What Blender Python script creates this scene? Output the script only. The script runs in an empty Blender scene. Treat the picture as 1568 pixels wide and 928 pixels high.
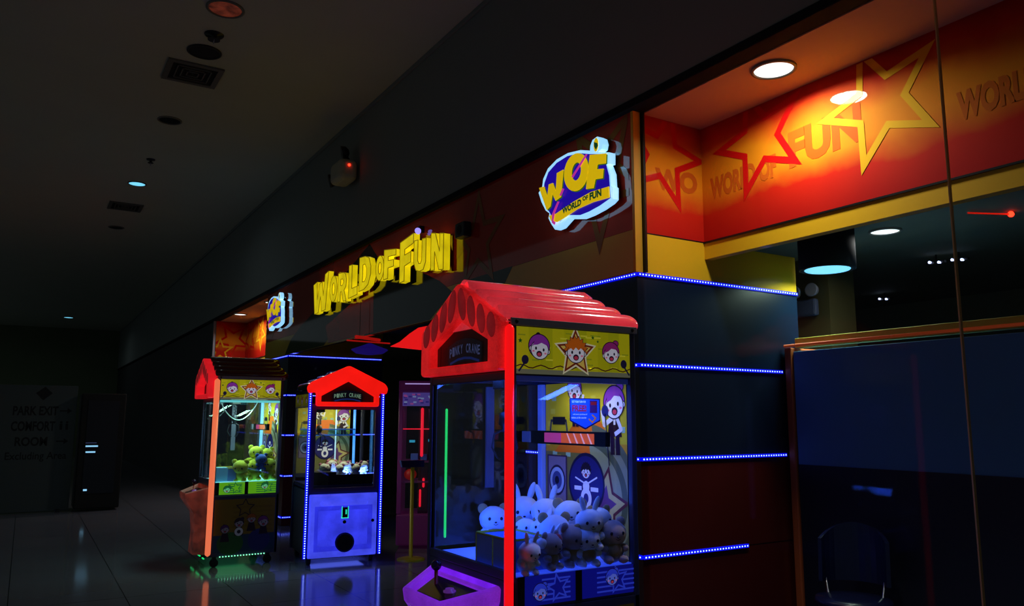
import bpy, bmesh, math, random
from math import sin, cos, pi, radians
from mathutils import Vector, Matrix
random.seed(7)
S = bpy.context.scene
COL = S.collection

# ------------------------------------------------------------------ camera, world, exposure
EYE = 1.6
FPX, PITCH, ROLL, YAW = 1199.84, radians(8.419), radians(0.162), radians(31.579)
cd = bpy.data.cameras.new('camera'); cam = bpy.data.objects.new('camera', cd); COL.objects.link(cam); S.camera = cam
cd.sensor_width = 36; cd.lens = 36 * FPX / 1568; cd.clip_end = 200; cd.clip_start = 0.05
_fw = Vector((-cos(YAW), sin(YAW), 0)); _rt = Vector((sin(YAW), cos(YAW), 0)); _up = Vector((0, 0, 1))
_F = _fw * cos(PITCH) + _up * sin(PITCH); _U = -_fw * sin(PITCH) + _up * cos(PITCH)
_cr, _sr = cos(ROLL), sin(ROLL)
_X = _rt * _cr + (-_U) * (-_sr); _D = _rt * _sr + (-_U) * _cr       # image right / image down
M = Matrix((_X, -_D, -_F)).transposed().to_4x4(); M.translation = Vector((0, 0, EYE)); cam.matrix_world = M

def at(px, py, **k):
    """world point where the sight line of a pixel meets the plane X=, Y= or Z="""
    r = _F + _X * ((px - 784) / FPX) + _D * ((py - 464) / FPX)
    (a, v), = k.items(); i = 'XYZ'.index(a); o = (0, 0, EYE)[i]
    return Vector((0, 0, EYE)) + r * ((v - o) / r[i])

W = bpy.data.worlds.new('world'); S.world = W; W.use_nodes = True
bg = W.node_tree.nodes['Background']; bg.inputs[0].default_value = (0.75, 0.95, 1.0, 1); bg.inputs[1].default_value = 0.038
S.view_settings.view_transform = 'Standard'; S.view_settings.look = 'None'; S.view_settings.gamma = 1; S.view_settings.exposure = 0
S.view_settings.use_curve_mapping = False
S.cycles.max_bounces = 8; S.cycles.transparent_max_bounces = 24; S.cycles.sample_clamp_indirect = 3; S.cycles.use_denoising = True
S.cycles.caustics_reflective = False; S.cycles.caustics_refractive = False

def lamp(name, kind, loc, power, color, size=0.2, sizey=None, direction=(0, 0, -1), shape=None, parent=None, spread=None):
    if kind == 'AREA' and parent and parent.get('category') == 'ceiling light': spread = radians(162)
    L = bpy.data.lights.new(name, kind); L.energy = power; L.color = color
    if kind == 'AREA':
        L.size = size
        if sizey: L.shape = 'RECTANGLE'; L.size_y = sizey
        if shape: L.shape = shape
        if spread: L.spread = spread
    else: L.shadow_soft_size = size
    o = bpy.data.objects.new(name, L); COL.objects.link(o); o.location = loc
    o.rotation_euler = Vector(direction).to_track_quat('-Z', 'Y').to_euler()
    if parent: o.parent = parent
    return o

# ------------------------------------------------------------------ materials
def lin(c): return tuple((x / 255 / 12.92) if x / 255 <= 0.04045 else ((x / 255 + 0.055) / 1.055) ** 2.4 for x in c)
_mc = {}
def mat(name, rgb, rough=0.5, em=None, es=0.0, metal=0.0, spec=0.5, coat=0.0, lump=None):
    """rgb 0-255; a light procedural tone variation keeps every surface from being dead flat"""
    key = (name,)
    if key in _mc: return _mc[key]
    m = bpy.data.materials.new(name); m.use_nodes = True; nt = m.node_tree; b = nt.nodes['Principled BSDF']
    c = lin(rgb)
    if lump is None:
        b.inputs['Base Color'].default_value = (*c, 1)
    else:
        sc, amt = lump
        tc = nt.nodes.new('ShaderNodeTexCoord'); n = nt.nodes.new('ShaderNodeTexNoise'); n.inputs['Scale'].default_value = sc; n.inputs['Detail'].default_value = 5
        mx = nt.nodes.new('ShaderNodeMix'); mx.data_type = 'RGBA'
        mx.inputs[6].default_value = (*[x * (1 - amt) for x in c], 1); mx.inputs[7].default_value = (*[min(1, x * (1 + amt)) for x in c], 1)
        nt.links.new(tc.outputs['Object'], n.inputs['Vector']); nt.links.new(n.outputs['Fac'], mx.inputs[0]); nt.links.new(mx.outputs[2], b.inputs['Base Color'])
    b.inputs['Roughness'].default_value = rough; b.inputs['Metallic'].default_value = metal
    b.inputs['Specular IOR Level'].default_value = spec; b.inputs['Coat Weight'].default_value = coat; b.inputs['Coat Roughness'].default_value = 0.04
    if em:
        e = lin(em); b.inputs['Emission Color'].default_value = (*e, 1); b.inputs['Emission Strength'].default_value = es
    _mc[key] = m; return m

def lit_plastic(name, rgb, em, lo, hi, scale=3.0, rough=0.25, coat=0.3):
    """translucent moulded plastic with lamps inside: glow is uneven"""
    if (name,) in _mc: return _mc[(name,)]
    m = mat(name, rgb, rough, coat=coat); nt = m.node_tree; b = nt.nodes['Principled BSDF']
    tc = nt.nodes.new('ShaderNodeTexCoord'); n = nt.nodes.new('ShaderNodeTexNoise'); n.inputs['Scale'].default_value = scale; n.inputs['Detail'].default_value = 3
    n2 = nt.nodes.new('ShaderNodeTexNoise'); n2.inputs['Scale'].default_value = 160
    ad = nt.nodes.new('ShaderNodeMath'); ad.operation = 'MULTIPLY_ADD'; ad.inputs[1].default_value = 0.35
    mr = nt.nodes.new('ShaderNodeMapRange'); mr.inputs[1].default_value = 0.4; mr.inputs[2].default_value = 0.9; mr.inputs[3].default_value = lo; mr.inputs[4].default_value = hi
    nt.links.new(tc.outputs['Object'], n.inputs['Vector']); nt.links.new(tc.outputs['Object'], n2.inputs['Vector'])
    nt.links.new(n2.outputs['Fac'], ad.inputs[0]); nt.links.new(n.outputs['Fac'], ad.inputs[2]); nt.links.new(ad.outputs[0], mr.inputs[0])
    b.inputs['Emission Color'].default_value = (*lin(em), 1); nt.links.new(mr.outputs[0], b.inputs['Emission Strength'])
    return m

def glass(name='clear_glass', tint=(0.93, 0.96, 0.97), refl=0.07):
    if (name,) in _mc: return _mc[(name,)]
    m = bpy.data.materials.new(name); m.use_nodes = True; nt = m.node_tree; nt.nodes.clear()
    o = nt.nodes.new('ShaderNodeOutputMaterial'); mx = nt.nodes.new('ShaderNodeMixShader'); t = nt.nodes.new('ShaderNodeBsdfTransparent'); g = nt.nodes.new('ShaderNodeBsdfGlossy')
    f = nt.nodes.new('ShaderNodeLayerWeight'); f.inputs[0].default_value = 0.5
    pw = nt.nodes.new('ShaderNodeMath'); pw.operation = 'POWER'; pw.inputs[1].default_value = 5; nt.links.new(f.outputs['Facing'], pw.inputs[0])
    mul = nt.nodes.new('ShaderNodeMath'); mul.operation = 'MULTIPLY_ADD'; mul.inputs[1].default_value = .6; mul.inputs[2].default_value = refl * .5
    t.inputs[0].default_value = (*tint, 1); g.inputs[0].default_value = (1, 1, 1, 1); g.inputs['Roughness'].default_value = 0.015
    nt.links.new(pw.outputs[0], mul.inputs[0]); nt.links.new(mul.outputs[0], mx.inputs[0]); nt.links.new(t.outputs[0], mx.inputs[1]); nt.links.new(g.outputs[0], mx.inputs[2]); nt.links.new(mx.outputs[0], o.inputs[0])
    _mc[(name,)] = m; return m

_ink = {}
def ink(rgb, em=0.0, rough=0.35, tag=''):
    """one printing ink; em > 0 lets the print glow, backlit or in place of lamp light"""
    k = (tuple(rgb), round(em, 4), rough)
    if k not in _ink:
        _ink[k] = mat('print_%d_%d_%d_%s' % (*rgb, ('%.3f' % em).replace('.', '_')) + ('' if rough == 0.35 else 'r%d' % (rough * 100)), rgb, rough, em=rgb, es=em)
    return _ink[k]

def band_print(name, axis, z0, z1, stops, rough=0.3, noise=0.05, tile=None):
    """printed vinyl whose ink runs through STOPS from z0 to z1"""
    m = mat(name, (128, 128, 128),   .65, coat=0.3, spec=.1); b_ = m.node_tree.nodes['Principled BSDF']; b_.inputs['Coat Roughness'].default_value = .02; nt = m.node_tree; b = nt.nodes['Principled BSDF']
    g = nt.nodes.new('ShaderNodeNewGeometry'); sx = nt.nodes.new('ShaderNodeSeparateXYZ'); nt.links.new(g.outputs['Position'], sx.inputs[0])
    n = nt.nodes.new('ShaderNodeTexNoise'); n.inputs['Scale'].default_value = 2.2; n.inputs['Detail'].default_value = 4; nt.links.new(g.outputs['Position'], n.inputs['Vector'])
    ma = nt.nodes.new('ShaderNodeMath'); ma.operation = 'MULTIPLY_ADD'; ma.inputs[1].default_value = noise * 6; nt.links.new(n.outputs['Fac'], ma.inputs[0]); nt.links.new(sx.outputs['XYZ'.index(axis)], ma.inputs[2])
    mr = nt.nodes.new('ShaderNodeMapRange'); mr.inputs[1].default_value = z0 + noise * 3; mr.inputs[2].default_value = z1 + noise * 3; nt.links.new(ma.outputs[0], mr.inputs[0])
    cr = nt.nodes.new('ShaderNodeValToRGB'); nt.links.new(mr.outputs[0], cr.inputs[0]); e = cr.color_ramp.elements
    while len(e) > 1: e.remove(e[-1])
    e[0].position = stops[0][0]; e[0].color = (*lin(stops[0][1]), 1)
    for p, c in stops[1:]: x = e.new(p); x.color = (*lin(c), 1)
    nt.links.new(cr.outputs[0], b.inputs['Base Color']); return m

# ------------------------------------------------------------------ mesh building
class Frame:
    def __init__(s, o, r, u): s.o = Vector(o); s.r = Vector(r).normalized(); s.u = Vector(u).normalized(); s.n = s.r.cross(s.u)
    def p(s, x, y, d=0): return s.o + s.r * x + s.u * y + s.n * d
class MB:
    cb = None
    def __init__(s): s.v = []; s.f = []; s.m = []; s.ms = []; s.sm = []
    def mi(s, m):
        if m not in s.ms: s.ms.append(m)
        return s.ms.index(m)
    def add(s, vs, fs, m, smooth=False):
        b = len(s.v); s.v += [Vector(x) for x in vs]; i = s.mi(m)
        for f in fs: s.f.append([b + k for k in f]); s.m.append(i); s.sm.append(smooth)
        return s
    def box(s, a, b, m):
        (x0, y0, z0), (x1, y1, z1) = a, b
        x0, x1 = min(x0, x1), max(x0, x1); y0, y1 = min(y0, y1), max(y0, y1); z0, z1 = min(z0, z1), max(z0, z1)
        vs = [(x0,y0,z0),(x1,y0,z0),(x1,y1,z0),(x0,y1,z0),(x0,y0,z1),(x1,y0,z1),(x1,y1,z1),(x0,y1,z1)]
        return s.add(vs, [(0,3,2,1),(4,5,6,7),(0,1,5,4),(1,2,6,5),(2,3,7,6),(3,0,4,7)], m)
    def hexa(s, vs, m): return s.add(vs, [(0,3,2,1),(4,5,6,7),(0,1,5,4),(1,2,6,5),(2,3,7,6),(3,0,4,7)], m)
    def poly(s, fr, pts, m, d=0.0):
        if MB.cb:
            pts = clip(list(pts), *MB.cb)
            if len(pts) < 3: return s
        return s.add([fr.p(x, y, d) for x, y in pts], [list(range(len(pts)))], m)
    def ell(s, fr, cx, cy, rx, ry, m, d=0.0, n=24, rot=0, a0=0, a1=2 * pi):
        pts = []
        full = abs(a1 - a0 - 2 * pi) < 1e-6
        for i in range(n if full else n + 1):
            a = a0 + (a1 - a0) * i / n; x, y = rx * cos(a), ry * sin(a)
            pts.append((cx + x * cos(rot) - y * sin(rot), cy + x * sin(rot) + y * cos(rot)))
        return s.poly(fr, pts, m, d)
    def rect(s, fr, x0, y0, x1, y1, m, d=0.0): return s.poly(fr, [(x0, y0), (x1, y0), (x1, y1), (x0, y1)], m, d)
    def line(s, fr, pts, w, m, d=0.0):
        for (ax, ay), (bx, by) in zip(pts, pts[1:]):
            l = math.hypot(bx - ax, by - ay) or 1; nx, ny = -(by - ay) / l * w / 2, (bx - ax) / l * w / 2; ex, ey = (bx - ax) / l * w * .3, (by - ay) / l * w * .3
            s.poly(fr, [(ax - nx - ex, ay - ny - ey), (bx - nx + ex, by - ny + ey), (bx + nx + ex, by + ny + ey), (ax + nx - ex, ay + ny - ey)], m, d)
        return s
    def lathe(s, c, axis, prof, m, n=24, smooth=True, caps=True):
        """prof: (distance along axis, radius)"""
        ax = Vector(axis).normalized(); t = Vector((1, 0, 0)) if abs(ax.x) < .9 else Vector((0, 1, 0)); e1 = ax.cross(t).normalized(); e2 = ax.cross(e1)
        vs = []; fs = []
        for d, r in prof:
            for i in range(n):
                a = 2 * pi * i / n; vs.append(Vector(c) + ax * d + e1 * (r * cos(a)) + e2 * (r * sin(a)))
        for k in range(len(prof) - 1):
            for i in range(n):
                j = (i + 1) % n; fs.append((k * n + i, k * n + j, (k + 1) * n + j, (k + 1) * n + i))
        s.add(vs, fs, m, smooth)
        if caps:
            b = len(s.v) - len(vs)
            for k in (0, len(prof) - 1):
                if prof[k][1] > 1e-5: s.f.append([b + k * n + i for i in range(n)]); s.m.append(s.mi(m)); s.sm.append(False)
        return s
    def cyl(s, a, b, r, m, n=16, r2=None):
        a, b = Vector(a), Vector(b); L = (b - a).length
        return s.lathe(a, b - a, [(0, r), (L, r if r2 is None else r2)], m, n)
    def tube(s, pts, r, m, n=10):
        pts = [Vector(p) for p in pts]
        for a, b in zip(pts, pts[1:]): s.cyl(a, b, r, m, n)
        for p in pts[1:-1]: s.sph(p, (r, r, r), m, 8, 6)
        return s
    def sph(s, c, r, m, nu=20, nv=12, rot=None):
        c = Vector(c); vs = []; fs = []; R = rot or Matrix.Identity(3)
        for j in range(nv + 1):
            t = pi * j / nv
            for i in range(nu):
                a = 2 * pi * i / nu; vs.append(c + R @ Vector((r[0] * sin(t) * cos(a), r[1] * sin(t) * sin(a), r[2] * cos(t))))
        for j in range(nv):
            for i in range(nu):
                k = (i + 1) % nu; fs.append((j * nu + i, (j + 1) * nu + i, (j + 1) * nu + k, j * nu + k))
        return s.add(vs, fs, m, True)
    def mesh(s, me, fr, m, sx=1, sy=1, ox=0, oy=0, d=0, msel=None):
        """append a mesh lying in the xy plane (z = height) to a frame"""
        vs = [fr.p(ox + v.co.x * sx, oy + v.co.y * sy, d + v.co.z) for v in me.vertices]
        b = len(s.v); s.v += vs
        for p in me.polygons:
            mm = msel(p) if msel else m
            s.f.append([b + k for k in p.vertices]); s.m.append(s.mi(mm)); s.sm.append(False)
        return s
    def build(s, name, parent=None, bevel=0.0, seg=2, weld=True):
        me = bpy.data.meshes.new(name); me.from_pydata([tuple(v) for v in s.v], [], s.f)
        for m in s.ms: me.materials.append(m)
        for p, i, sm in zip(me.polygons, s.m, s.sm): p.material_index = i; p.use_smooth = sm
        bm = bmesh.new(); bm.from_mesh(me)
        if weld: bmesh.ops.remove_doubles(bm, verts=bm.verts, dist=1e-5)
        bm.to_mesh(me); bm.free(); me.update()
        o = bpy.data.objects.new(name, me); COL.objects.link(o)
        if parent: o.parent = parent
        if bevel:
            b = o.modifiers.new('bevel', 'BEVEL'); b.width = bevel; b.segments = seg; b.limit_method = 'ANGLE'; b.angle_limit = radians(40)
        return o

def curve_mesh(loops, extrude=0.0, bevel=0.0, res=2):
    """closed 2-D loops (holes allowed) -> solid mesh centred on z=0"""
    c = bpy.data.curves.new('tmp', 'CURVE'); c.dimensions = '2D'; c.fill_mode = 'BOTH'; c.extrude = extrude; c.bevel_depth = bevel; c.bevel_resolution = res; c.offset = -bevel
    for L in loops:
        sp = c.splines.new('POLY'); sp.points.add(len(L) - 1); sp.use_cyclic_u = True
        for p, (x, y) in zip(sp.points, L): p.co = (x, y, 0, 1)
    o = bpy.data.objects.new('tmp', c); me = bpy.data.meshes.new_from_object(o); bpy.data.objects.remove(o); bpy.data.curves.remove(c); return me
_tx = {}
def text_mesh(s, bold=0.0, extrude=0.0):
    k = (s, bold, extrude)
    if k in _tx: return _tx[k]
    c = bpy.data.curves.new('tmp', 'FONT'); c.body = s; c.size = 1; c.offset = bold; c.extrude = extrude; c.resolution_u = 3
    o = bpy.data.objects.new('tmp', c); me = bpy.data.meshes.new_from_object(o); bpy.data.objects.remove(o)
    xs = [v.co.x for v in me.vertices]; ys = [v.co.y for v in me.vertices]
    x0, x1, y0, y1 = min(xs), max(xs), min(ys), max(ys)
    for v in me.vertices: v.co.x = (v.co.x - x0) / (x1 - x0); v.co.y = (v.co.y - y0) / (y1 - y0)
    _tx[k] = me; return me
def text(mb, fr, s, x0, y0, x1, y1, m, bold=0.03, d=0.0, ex=0.0, skew=0.0):
    """lettering filling the rectangle; skew raises the right end"""
    me = text_mesh(s, bold, 0.5 if ex else 0.0); b = len(mb.v)
    for v in me.vertices:
        mb.v.append(fr.p(x0 + v.co.x * (x1 - x0), y0 + v.co.y * (y1 - y0) + skew * v.co.x, d + v.co.z * 2 * ex))
    for p in me.polygons: mb.f.append([b + k for k in p.vertices]); mb.m.append(mb.mi(m)); mb.sm.append(False)
def star(cx, cy, R, rot, k=0.42, n=5):
    return [(cx + (R if i % 2 == 0 else R * k) * cos(rot + pi * i / n), cy + (R if i % 2 == 0 else R * k) * sin(rot + pi * i / n)) for i in range(2 * n)]
def clip(poly, x0, x1, y0, y1):
    def cl(ps, f, ins):
        out = []
        for i in range(len(ps)):
            a, b = ps[i - 1], ps[i]; ia, ib = ins(a), ins(b)
            if ia != ib: t = f(a, b); out.append((a[0] + (b[0] - a[0]) * t, a[1] + (b[1] - a[1]) * t))
            if ib: out.append(b)
        return out
    for ax, v, sg in ((0, x0, 1), (0, x1, -1), (1, y0, 1), (1, y1, -1)):
        if not poly: return poly
        poly = cl(poly, lambda a, b: (v - a[ax]) / (b[ax] - a[ax]), lambda p: (p[ax] - v) * sg >= 0)
    return poly
def band_star(mb, fr, cx, cy, R, rot, w, m, d, box, k=0.42):
    """a star drawn as an outline of width w, clipped to a box"""
    o = star(cx, cy, R, rot, k); i = star(cx, cy, R * (1 - w), rot, k)
    for a in range(10):
        b = (a + 1) % 10; q = clip([o[a], o[b], i[b], i[a]], *box)
        if len(q) > 2: mb.poly(fr, q, m, d)

def tag(o, label, cat, group=None, kind=None):
    if label: o['label'] = label
    if cat: o['category'] = cat
    if group: o['group'] = group
    if kind: o['kind'] = kind
    return o
def root(name, loc, rz, label, cat, group=None):
    o = bpy.data.objects.new(name, None); COL.objects.link(o); o.location = loc; o.rotation_euler = (0, 0, rz); o.empty_display_size = .1
    return tag(o, label, cat, group)
def struct(o): o['kind'] = 'structure'; return o
def copy_tree(o, parent=None):
    c = o.copy(); COL.objects.link(c); c.parent = parent
    if parent: c.matrix_parent_inverse = o.matrix_parent_inverse.copy()
    for ch in [x for x in bpy.data.objects if x.parent == o and x is not c]: copy_tree(ch, c)
    return c

# ------------------------------------------------------------------ common materials
ZC = 5.45            # corridor ceiling
YF = 3.4             # shop front plane
XR = -3.94           # right pillar corner
XL = -12.13          # left pillar corner
ZN = 3.69            # niche ceiling
ZL = [2.557, 1.952, 1.345, 0.735, 0.125]     # LED strip heights
m_ceil = mat('ceiling_paint', (204, 206, 184), 0.9, lump=(1.5, .05))
m_bulk = mat('bulkhead_paint', (136, 142, 138), 0.75, lump=(1.0, .06))
m_black = mat('black_trim', (14, 15, 17), 0.35); m_soot = mat('matt_black_channel', (30, 34, 38), 0.8, spec=.1)
m_dark = mat('dark_wall_paint', (110, 124, 92), 0.7, lump=(1.2, .15))
m_navy = mat('navy_laminate', (12, 30, 54), 0.3, coat=0.12, lump=(1.5, .1))
m_navyd = mat('dark_navy_laminate', (20, 30, 52), 0.3, coat=0.12)
m_redlam = mat('oxblood_laminate', (84, 24, 20), 0.25, coat=0.15)
m_gold = mat('gold_yellow_vinyl', (226, 176, 24), 0.6, coat=0.1, spec=.2, lump=(60, .06))
m_led = mat('blue_led_tape', (20, 30, 200), 0.4, em=(5, 15, 255), es=0.9)
m_leddot = mat('led_diode', (220, 230, 255), 0.3, em=(150, 175, 255), es=3.0)
m_frame = mat('dark_painted_steel', (62, 66, 96), 0.35)
m_alu = mat('grey_aluminium', (150, 152, 168), 0.4, metal=0.3)
m_chrome = mat('chrome', (190, 195, 205), 0.12, metal=1.0)
m_gun = mat('gunmetal', (60, 62, 70), .4, metal=.8)
m_rubber = mat('black_rubber', (16, 16, 17), 0.7)
G = glass()

# floor with faint tile joints, polished
m_floor = mat('polished_floor_tile', (78, 82, 92), 0.12, spec=0.6); nt = m_floor.node_tree; b = nt.nodes['Principled BSDF']
g = nt.nodes.new('ShaderNodeNewGeometry'); bt = nt.nodes.new('ShaderNodeTexBrick'); bt.offset = 0; bt.inputs['Scale'].default_value = 1
bt.inputs['Brick Width'].default_value = .9; bt.inputs['Row Height'].default_value = .9; bt.inputs['Mortar Size'].default_value = .004
bt.inputs['Color1'].default_value = (*lin((124, 124, 138)), 1); bt.inputs['Color2'].default_value = (*lin((116, 117, 132)), 1); bt.inputs['Mortar'].default_value = (*lin((30, 30, 34)), 1)
nt.links.new(g.outputs['Position'], bt.inputs['Vector']); nt.links.new(bt.outputs['Color'], b.inputs['Base Color'])
n = nt.nodes.new('ShaderNodeTexNoise'); n.inputs['Scale'].default_value = 3; mr = nt.nodes.new('ShaderNodeMapRange'); mr.inputs[3].default_value = .07; mr.inputs[4].default_value = .14
nt.links.new(g.outputs['Position'], n.inputs['Vector']); nt.links.new(n.outputs['Fac'], mr.inputs[0]); nt.links.new(mr.outputs[0], b.inputs['Roughness'])

# ================================================================== THE SHELL
struct(MB().box((-39, -7, -.1), (4, 9.2, 0), m_floor).build('floor'))
struct(MB().box((-39, -2.6, ZC), (4, YF + .3, ZC + .15), m_ceil).build('ceiling'))
# bulkhead above the shop front, with a shallow rounded cove to the ceiling
mb = MB(); mb.box((-39, YF - .05, 3.755), (4, YF + .25, ZC), m_bulk); mb.box((-39, YF - .06, 3.695), (4, YF + .075, 3.755), m_soot)
mb.box((-39, YF - .075, ZC - .05), (4, YF - .05, ZC), m_bulk)
struct(mb.build('wall_front', bevel=.006))
struct(MB().box((-39.2, -7, 0), (-39, 9.2, ZC), m_dark).build('wall_end'))
struct(MB().box((-39, YF - .02, 0), (-17.86, YF + .2, 3.7), mat('corridor_wall_paint', (60, 62, 64), .6)).build('wall_corridor'))
struct(MB().box((-18.1, 9, 0), (4, 9.2, 3.9), m_dark).build('wall_back'))
struct(MB().box((-18.1, 4.1, 3.0), (4, 9, 3.1), mat('shop_ceiling_paint', (96, 100, 84), .8)).build('ceiling_shop'))
struct(MB().box((-18.1, 4.14, 0), (-17.9, 9, 3.0), m_dark).build('wall_left'))

# ---- window recesses (right and left) : printed vinyl linings
vin = band_print('sunburst_vinyl', 'Z', 2.85, 3.72, [(0, (188, 20, 12)), (.24, (204, 34, 12)), (.44, (236, 140, 18)), (.62, (234, 140, 18)), (.84, (206, 40, 16)), (1, (170, 20, 14))])
i_red = mat('vinyl_star_red', (214, 14, 12), .65, coat=.16, spec=.1); i_yel = mat('vinyl_star_yellow', (236, 180, 26), .65, coat=.16, spec=.1)
i_word = mat('vinyl_word_orange', (206, 92, 18), .65, coat=.16, spec=.1)
m_soff = mat('recess_ceiling_paint', (215, 180, 150), .8, spec=.1)
def recess(x0, x1, word_x, stars, nm):
    # back lining: printed band, black line, gold band; seen faces -Y
    mb = MB(); mb.box((x0, 4.03, 2.85), (x1, 4.1, 3.75), vin); mb.box((x0, 4.02, 2.838), (x1, 4.1, 2.85), m_black); mb.box((x0, 4.03, 2.725), (x1, 4.1, 2.838), m_gold)
    fr = Frame((0, 4.029, 0), (1, 0, 0), (0, 0, 1))
    for cx, cz, R, rot, w, m, d in stars: band_star(mb, fr, cx, cz, R, rot, w, m, d, (x0, x1, 2.855, 3.68))
    for k in range(3):
        wx = word_x + 1.75 * k
        if wx + 1.3 > x1: break
        i_w = i_word if k == 0 else mat('vinyl_word_dark', (210, 104, 20), .65, coat=.16, spec=.1)
        text(mb, fr, 'WORLD OF', wx, 3.14, wx + .58, 3.30, i_w, .05, .0006, skew=.02); text(mb, fr, 'FUN', wx + .68, 3.18, wx + 1.2, 3.42, i_w, .05, .0006, skew=.03)
    struct(mb.build('wall_recess_' + nm))
# right recess
recess(XR, 2.4, -3.86, [(-3.41, 3.45, .42, radians(-39), .30, i_red, .001), (-2.54, 3.40, .42, radians(-37.6), .28, i_yel, .0015), (-.9, 3.4, .45, radians(-20), .28, i_red, .001), (.2, 3.42, .42, radians(-30), .28, i_yel, .0015)], 'right')
recess(-17.8, -13.55, -17.3, [(-17.4, 3.3, .5, radians(-30), .28, i_red, .001), (-16.5, 3.35, .42, radians(60), .28, i_yel, .0012), (-15.6, 3.45, .5, radians(10), .3, i_red, .0015), (-14.6, 3.45, .45, radians(-20), .3, i_yel, .0012)], 'left')
struct(MB().box((XR, YF + .076, ZN), (2.4, 4.1, ZN + .06), m_soff).build('ceiling_recess_right'))
struct(MB().box((-17.86, YF + .076, ZN), (-13.5, 4.1, ZN + .06), m_soff).build('ceiling_recess_left'))
# far end lining of left recess (faces +X) and right end of the right recess
mb = MB(); mb.box((-17.9, YF, 2.85), (-17.8, 4.1, 3.7), vin); mb.box((-17.9, YF, 2.838), (-17.795, 4.1, 2.85), m_black); mb.box((-17.9, YF, 2.70), (-17.8, 4.1, 2.838), m_gold)
fr = Frame((-17.799, 0, 0), (0, 1, 0), (0, 0, 1)); band_star(mb, fr, 3.75, 3.3, .42, radians(50), .3, i_red, .001, (YF, 4.03, 2.855, 3.68)); band_star(mb, fr, 3.5, 3.05, .3, radians(20), .3, i_yel, .0015, (YF, 4.03, 2.855, 3.68))
mb.box((-17.9, YF, 0), (-17.8, 4.1, 2.70), m_navyd)
struct(mb.build('wall_recess_end'))

# ---- pillars: navy laminate above, oxblood below, divided at the LED heights
def pillar(x0, x1, y1, nm, endlining):
    mb = MB()
    zz = [0, ZL[4], ZL[3], ZL[2], ZL[1], ZL[0]]
    mm = [m_redlam, m_redlam, m_redlam, m_navyd, m_navy]
    for i in range(5): mb.box((x0, YF, zz[i] + .004), (x1, y1, zz[i + 1] - .004), mm[i])
    mb.box((x0 + .006, YF + .006, 0), (x1 - .006, y1 - .006, ZL[0]), m_black)
    mb.box((x0, YF, ZL[0]), (x1, y1 - .0, 2.846 if endlining else 2.99), m_gold)
    if endlining:
        mb.box((x0, YF, 2.852), (x1, 4.1, ZN), vin); mb.box((x0, YF, 2.844), (x1 + .002, 4.1, 2.852), m_black)
        fr = Frame((x1 + .001, 0, 0), (0, 1, 0), (0, 0, 1))
        band_star(mb, fr, 3.66, 3.42, .42, radians(-68), .30, i_red, .0008, (YF + .08, 4.03, 2.86, 3.68))
        text(mb, fr, 'WO', 3.58, 3.17, 3.98, 3.33, i_word, .05, .0005, skew=.02)
    struct(mb.build(nm))
pillar(-5.3, XR, 5.0, 'wall_pillar_right', True)
pillar(-13.5, XL, 4.95, 'wall_pillar_left', False)

# gold corner post and black glazing channel at the right corner
struct(MB().box((XR - .02, YF - .014, ZL[0] + .014), (XR + .006, YF + .050, 3.70), mat('gold_post', (236, 176, 40), .5)).build('trim_1', bevel=.002))
mb = MB(); mb.box((XR + .0, YF + .052, ZL[0] + .014), (XR + .03, YF + .072, 3.70), m_black); struct(mb.build('trim_2', bevel=.003))
struct(MB().box((-17.9, YF - .05, 0), (-17.84, YF, 3.7), m_alu).build('trim_3', bevel=.004))

# ---- fascia over the entrance: glossy acrylic, dark reds, black stars, gold lower band
fa_red = mat('fascia_dark_red_acrylic', (190, 52, 34), 0.06, coat=1.0, lump=(1.2, .35)); fa_gold = mat('fascia_olive_gold_acrylic', (225, 180, 56), 0.07, coat=1.0)
fa_blk = mat('fascia_black_acrylic', (12, 12, 15), 0.06, coat=1.0); fa_brn = mat('fascia_brown_acrylic', (150, 88, 32), 0.06, coat=1.0)
mb = MB(); mb.box((-13.5, YF - .012, 2.866), (XR - .021, YF + .05, 3.70), fa_red); mb.box((-13.5, YF - .012, ZL[0] + .02), (XR - .021, YF + .05, 2.864), fa_gold)
fr = Frame((0, YF - .0125, 0), (1, 0, 0), (0, 0, 1)); B = (-13.5, XR - .05, ZL[0] + .025, 3.695)
for pts, m, d in [([(-11.99, 2.80), (-11.56, 2.94), (-10.95, 3.085), (-8.8, 3.69), (-8.3, 3.3), (-9.6, 2.95), (-10.4, 2.58), (-12.3, 2.58)], fa_blk, .001),
                  ([(-8.63, 3.13), (-8.3, 3.24), (-7.65, 3.23), (-6.88, 2.95), (-6.6, 2.8), (-7.1, 2.58), (-8.9, 2.58)], fa_blk, .0015),
                  ([(-10.35, 2.84), (-9.3, 3.05), (-8.63, 3.1), (-8.6, 2.6), (-10.2, 2.6)], fa_red, .002),
                  ([(-6.6, 2.6), (-5.75, 2.62), (-5.5, 2.87), (-6.3, 2.87)], fa_blk, .001),
                  ([(-7.4, 3.5), (-6.0, 3.3), (-6.8, 3.0), (-6.9, 2.95), (-7.65, 3.24)], fa_red, .001)]:
    q = clip(pts, *B)
    if len(q) > 2: mb.poly(fr, q, m, d)
for cx, cz, R, rot, m in [(-6.1, 3.2, .5, .3, fa_brn), (-4.3, 3.3, .55, .9, fa_brn), (-12.9, 3.35, .5, .5, fa_brn)]:
    band_star(mb, fr, cx, cz, R, rot, .28, m, .0025, B)
struct(mb.build('wall_fascia'))
struct(MB().box((-12.1, YF + .05, 2.99), (-5.32, 4.1, 3.10), m_dark).build('ceiling_entrance'))

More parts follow.
